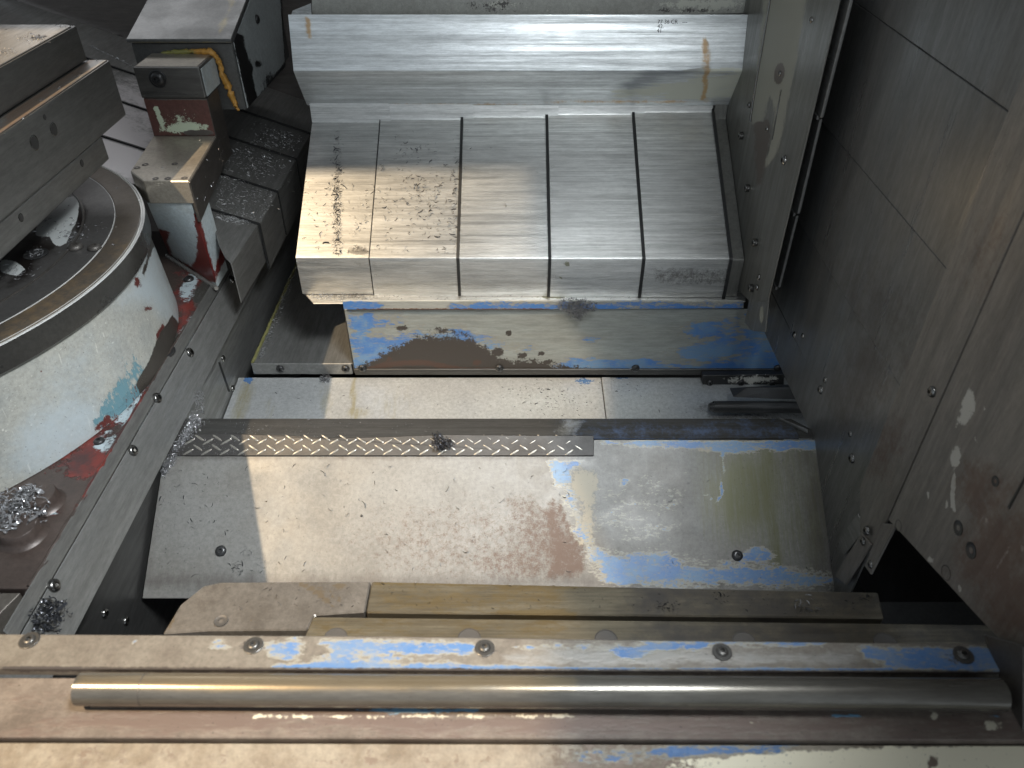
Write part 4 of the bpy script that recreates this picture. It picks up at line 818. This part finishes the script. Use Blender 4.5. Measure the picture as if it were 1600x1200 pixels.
# ---- unseen sheet added above the view, outlined to cut off the warm lamp's beam
ZT = 1.0
q = lambda P: LW + (Vector(P) - LW) * ((ZT - LW.z) / (Vector(P).z - LW.z))
cvp = lambda u, v: pp(u, v, (0, FY, FZ), NS); chp = lambda u, v: pp(u, v, PC, NC)
edge = [q(pz(862, 1185, -.6)), q(pz(868, 1020, -.58)), q(pz(875, 930, -.70)), q(chp(890, 760)), q(cvp(836, 395)), q(cvp(828, 266))]
tl = q(cvp(460, 271)); e0 = edge[0]
rf = root('lamp_blocker', 'unseen grey sheet added above the camera to cut the warm lamp light', 'light blocker', (.5, .8, ZT))
plate('blocker_sheet', [(e0.x + (e0.x - edge[1].x), e0.y - .5, ZT), e0] + edge[1:] + [(tl.x, tl.y, ZT), (tl.x - 1.2, tl.y, ZT), (tl.x - 1.2, 2.1, ZT), (.9, 2.1, ZT), (.9, e0.y - .5, ZT)], .01, 'blocker_grey', rf, bevel=0, back=(0, 0, 1))

# ================================================================= CHIPS
def scat(n, fn, plane, nrm, jitter=0):
    """n points: fn() gives photo pixels, plane(u,v) the point of the surface there"""
    out = []
    for _ in range(n):
        u, v = fn(); p = plane(u, v)
        if jitter: p = p + Vector(nrm) * random.uniform(0, jitter)
        out.append((p, nrm))
    return out
G = lambda cu, cv_, su, sv: (lambda: (random.gauss(cu, su), random.gauss(cv_, sv)))
def box_u(u0, u1, v0, v1): return lambda: (random.uniform(u0, u1), random.uniform(v0, v1))
def inside(fn, test):
    def g():
        while True:
            p = fn()
            if test(*p): return p
    return g
PT = lambda u, v: pp(u, v, Vector((0, FY - .001, FZ + .0006)) + NS * .0025 * sum(u > e for e in (585, 718, 860)), NS)
okc = lambda u, v: 205 < v < 398 and 470 < u < 850
L = scat(380, inside(G(527, 320, 3.5, 60), okc), PT, NS, .0015) + scat(210, inside(G(655, 305, 26, 24), okc), PT, NS, .001) + scat(40, inside(G(640, 232, 24, 14), okc), PT, NS) + scat(130, inside(G(711, 330, 4, 50), okc), PT, NS) \
  + scat(260, inside(box_u(474, 705, 278, 396), okc), PT, NS) + scat(35, inside(box_u(474, 840, 210, 398), okc), PT, NS) + scat(35, inside(G(690, 320, 20, 40), okc), PT, NS)
chips('cover_chips', 'dark curly metal chips scattered on the left panels of the stepped cover', 'metal chips', L, .0028, .0075)
LP = lambda u, v: pz(u, v, -.7035); okl = lambda u, v: 459 < v < 471 and u > 482 + (v - 458) * .9 and u < 1150
chips('lip_chips', 'small shiny chips lying on the drip lip under the cover', 'metal chips', scat(420, inside(lambda: (480 + abs(random.gauss(0, 70)), random.gauss(464, 3.5)), okl), LP, (0, 0, 1), .002) + scat(220, inside(box_u(600, 1150, 459, 470), okl), LP, (0, 0, 1)), .0012, .004, 'chip_steel')
# hanging clump under the lip
def blob(c, r, n, sq=(1, 1, 1)):
    out = []
    for _ in range(n):
        d = Vector([random.gauss(0, 1) for _ in range(3)]).normalized() * (random.random() ** .4)
        out.append((Vector(c) + Vector([d[i] * r * sq[i] for i in range(3)]), Vector([random.gauss(0, 1) for _ in range(3)])))
    return out
c0 = py(901, 478, 1.118)
chips('chip_clump', 'bristly clump of chips hanging under the drip lip', 'chip clump', blob(c0, .037, 800, (1, .4, .34)) + blob(c0 + Vector((0, 0, -.010)), .02, 260, (1, .5, .8)) + blob(c0 + Vector((.005, 0, -.022)), .009, 60, (.5, .5, 1)), .0028, .0062, 'chip_mid', kind='thing', curl=(1, 3))
c1 = py(508, 592, 1.118)
chips('chip_clump', 'small round chip ball clinging below the left flange strip', 'chip clump', blob(c1, .010, 200), .0026, .005, 'chip_mid', kind='thing', curl=(1, 3))
c2 = pp(692, 695, PC, NC) + NC * .008
chips('chip_clump', 'dark tangle of chips lying on the tread plate', 'chip clump', blob(c2, .016, 260, (1, .8, .5)) + blob(c2 + Vector((-.008, .008, .002)), .010, 120), .003, .007, 'chip_dark', kind='thing', curl=(1, 3))
# pile along the guard
P = []
for _ in range(2300):
    t = random.random() ** 1.1; u, v = 302 - 50 * t + abs(random.gauss(0, 9)) * (1 - .55 * t), 655 + 88 * t + random.gauss(0, 3)
    base = (pp(u, v, PC, NC) if v > 688 else pz(u, v, -.748)) + Vector((0, 0, abs(random.gauss(0, .005))))
    P.append((base, Vector([random.gauss(0, 1) for _ in range(3)])))
for _ in range(240):
    u, v = 316 - 14 * random.random() + random.gauss(0, 2), 612 + 34 * random.random(); P.append((gp(u, v) + NG * .002, NG))
chips('chip_pile', 'long heap of fine silver chips piled against the side guard', 'chip pile', P, .0015, .0042, 'chip_steel', kind='thing', curl=(1, 3))
c3 = pz(22, 800, -.665)
chips('chip_pile', 'coarse tangle of chips on the casting beside the white column', 'chip pile', blob(c3, .034, 560, (1.1, 1.1, .6)) + blob(pz(50, 775, -.665), .016, 120), .005, .012, 'chip_steel', kind='thing', curl=(1, 2.5))
c4 = gp(66, 962) + Vector((.004, 0, 0))
chips('chip_pile', 'black oily tangle of chips at the lower left corner by the sill', 'chip pile', blob(c4, .020, 220, (.7, 1, 1)) + blob(gp(90, 965), .014, 60, (.5, 1.5, 1)), .004, .010, 'chip_dark', kind='thing', curl=(1, 2.5))
# deck edge chips
P = []
for _ in range(700):
    t = random.random() ** .9; u = 476 - 72 * t; v = 372 + 190 * t; p = pz(u + abs(random.gauss(0, 3.5 + 3 * (1 - t))), v, -.836); P.append((p + Vector((0, 0, abs(random.gauss(0, .003)))), (0, 0, 1)))
chips('deck_chips', 'line of silver chips along the left edge of the dark deck', 'metal chips', P, .0015, .0045, 'chip_steel')
# way cover chips
NW = Vector((.342, 0, .94)); wp = lambda k: (lambda u, v: pp(u, v, (-.45, 1.3, -.6185 + .003 * k), NW))
def okw(v0, v1): return lambda u, v: v0(u) < v < v1(u)
P = []
line = lambda x0, y0, x1, y1: (lambda u: y0 + (y1 - y0) * (u - x0) / (x1 - x0))
s1, s2, s3, s4 = line(330, 325, 403, 350), line(345, 270, 437, 302), line(352, 215, 463, 253), line(350, 172, 480, 215)
P += scat(430, inside(box_u(338, 425, 270, 345), lambda u, v: s2(u) + 2 < v < s1(u) - 1 and u < 437 - (v - 302) * .62), wp(1), NW, .001)
P += scat(360, inside(G(400, 255, 28, 16), lambda u, v: s3(u) + 2 < v < s2(u) - 2 and 352 < u < 463 - (v - 253) * .55), wp(2), NW, .001)
P += scat(280, inside(G(435, 215, 22, 14), lambda u, v: s4(u) + 2 < v < s3(u) - 2 and 352 < u < 476 - (v - 215) * .5), wp(3), NW, .002)
P += scat(240, inside(G(365, 343, 24, 4), lambda u, v: s1(u) + 1 < v < s1(u) + 14 and 332 < u < 398), wp(0), NW, .001)
P += scat(60, inside(box_u(350, 460, 175, 340), lambda u, v: v > s4(u)), wp(2), NW)
P += scat(120, lambda: (lambda t: (140 + 70 * t, 72 + 34 * t))(random.random()), wp(4), NW, .002)
chips('way_cover_chips', 'glittering fine chips spread over the dark way cover panels', 'metal chips', P, .0015, .0050, 'chip_bright')
# chute, ridge, floor and rail chips
PCf = lambda u, v: pp(u, v, PC, NC) + NC * .0002
P = scat(120, box_u(240, 420, 725, 900), PCf, NC) + scat(130, box_u(420, 900, 720, 895), PCf, NC) + scat(30, box_u(950, 1290, 720, 895), PCf, NC) + scat(26, G(372, 890, 9, 8), PCf, NC) + scat(12, G(383, 866, 6, 3), PCf, NC)
chips('chute_chips', 'loose dark chips scattered over the sloping chute plate', 'metal chips', P, .0018, .0068)
PFf = lambda u, v: pp(u, v, PF, NF) + NF * .0003
P = scat(200, inside(G(870, 622, 52, 16), lambda u, v: 590 < v < 652 and u < 938), PFf, NF) + scat(40, box_u(560, 1090, 592, 650), PFf, NF) + scat(24, G(985, 610, 20, 10), PFf, NF) + scat(16, box_u(400, 560, 592, 650), PFf, NF)
chips('floor_chips', 'small dark chips sprinkled on the bright trough floor', 'metal chips', P, .0015, .005)
PRf = lambda u, v: pz(u, v, -.747)
P = scat(260, inside(lambda: (300 + abs(random.gauss(0, 170)), random.uniform(660, 684)), lambda u, v: u < 1200), PRf, (0, 0, 1)) + scat(60, inside(lambda: (random.uniform(300, 1200), random.gauss(659, 2)), lambda u, v: 656 < v < 684), PRf, (0, 0, 1), .002)
chips('ridge_chips', 'fine bright chips strewn along the dark ridge strip', 'metal chips', P, .0008, .0028, 'chip_steel')
PTt = lambda u, v: pp(u, v, A0, nt_) + nt_ * .0005
chips('tread_chips', 'fine chips caught between the tread plate lugs', 'metal chips', scat(260, inside(lambda: (285 + abs(random.gauss(0, 70)), random.uniform(683, 711)), lambda u, v: u < 900), PTt, nt_), .0012, .003, 'chip_steel')
PGf = lambda u, v: pz(u, v, ZR + .0006)
P = scat(60, box_u(920, 1370, 928, 960), PGf, (0, 0, 1)) + scat(60, G(1040, 950, 10, 4), PGf, (0, 0, 1), .003) + scat(40, G(1125, 930, 10, 3), PGf, (0, 0, 1), .003) + scat(50, G(1260, 955, 16, 4), PGf, (0, 0, 1), .003) + scat(30, G(1350, 935, 8, 3), PGf, (0, 0, 1)) + scat(40, box_u(350, 560, 918, 950), PGf, (0, 0, 1)) + scat(40, box_u(590, 920, 912, 955), PGf, (0, 0, 1))
chips('rail_chips', 'dark and bright chips lying on the guideway rails', 'metal chips', P, .0012, .0042, 'chip_dark')
P = scat(18, G(1255, 948, 10, 6), PGf, (0, 0, 1), .004)
chips('rail_curls', 'large bright chip curls resting on the dark end of the guideway', 'metal chips', P, .005, .010, 'chip_steel')
PDf = lambda u, v: pz(u, v, -.4992)
P = scat(90, inside(G(120, 350, 40, 22), lambda u, v: u + v > 400 and u < 185), PDf, (0, 0, 1)) + scat(70, G(104, 368, 18, 5), PDf, (0, 0, 1)) + scat(60, inside(G(20, 425, 16, 6), lambda u, v: u > -5), PDf, (0, 0, 1), .003) + scat(60, G(57, 397, 9, 4), PDf, (0, 0, 1), .003)
chips('table_chips', 'short chips lying on the rotary table disc', 'metal chips', P, .0015, .005, 'chip_steel')
PLf = lambda u, v: pz(u, v, -.3228)
P = scat(30, inside(box_u(0, 165, 90, 225), lambda u, v: abs((v - 92) + (u - 150) * .76) < 14), PLf, (0, 0, 1)) + scat(90, G(54, 60, 12, 3), lambda u, v: pz(u, v, -.273), (0, 0, 1)) + scat(40, G(8, 82, 10, 3), lambda u, v: pz(u, v, -.273), (0, 0, 1)) + scat(24, G(90, 41, 7, 2), lambda u, v: pz(u, v, -.273), (0, 0, 1))
chips('pallet_chips', 'bright chips in small heaps on the pallet top and ledge', 'metal chips', P, .0012, .004, 'chip_steel')
P = scat(40, inside(box_u(305, 350, 200, 320), lambda u, v: v > 500 - u * 1.0 - 10), lambda u, v: px(u, v, -.4935), (1, 0, 0)) + scat(25, box_u(395, 440, 330, 400), lambda u, v: px(u, v, -.448), (1, 0, 0)) + scat(10, box_u(240, 300, 225, 275), lambda u, v: pz(u, v, -.479), (0, 0, 1))
chips('bracket_chips', 'few bright chips stuck to the clamp bracket sides', 'metal chips', P, .0012, .0032, 'chip_steel')
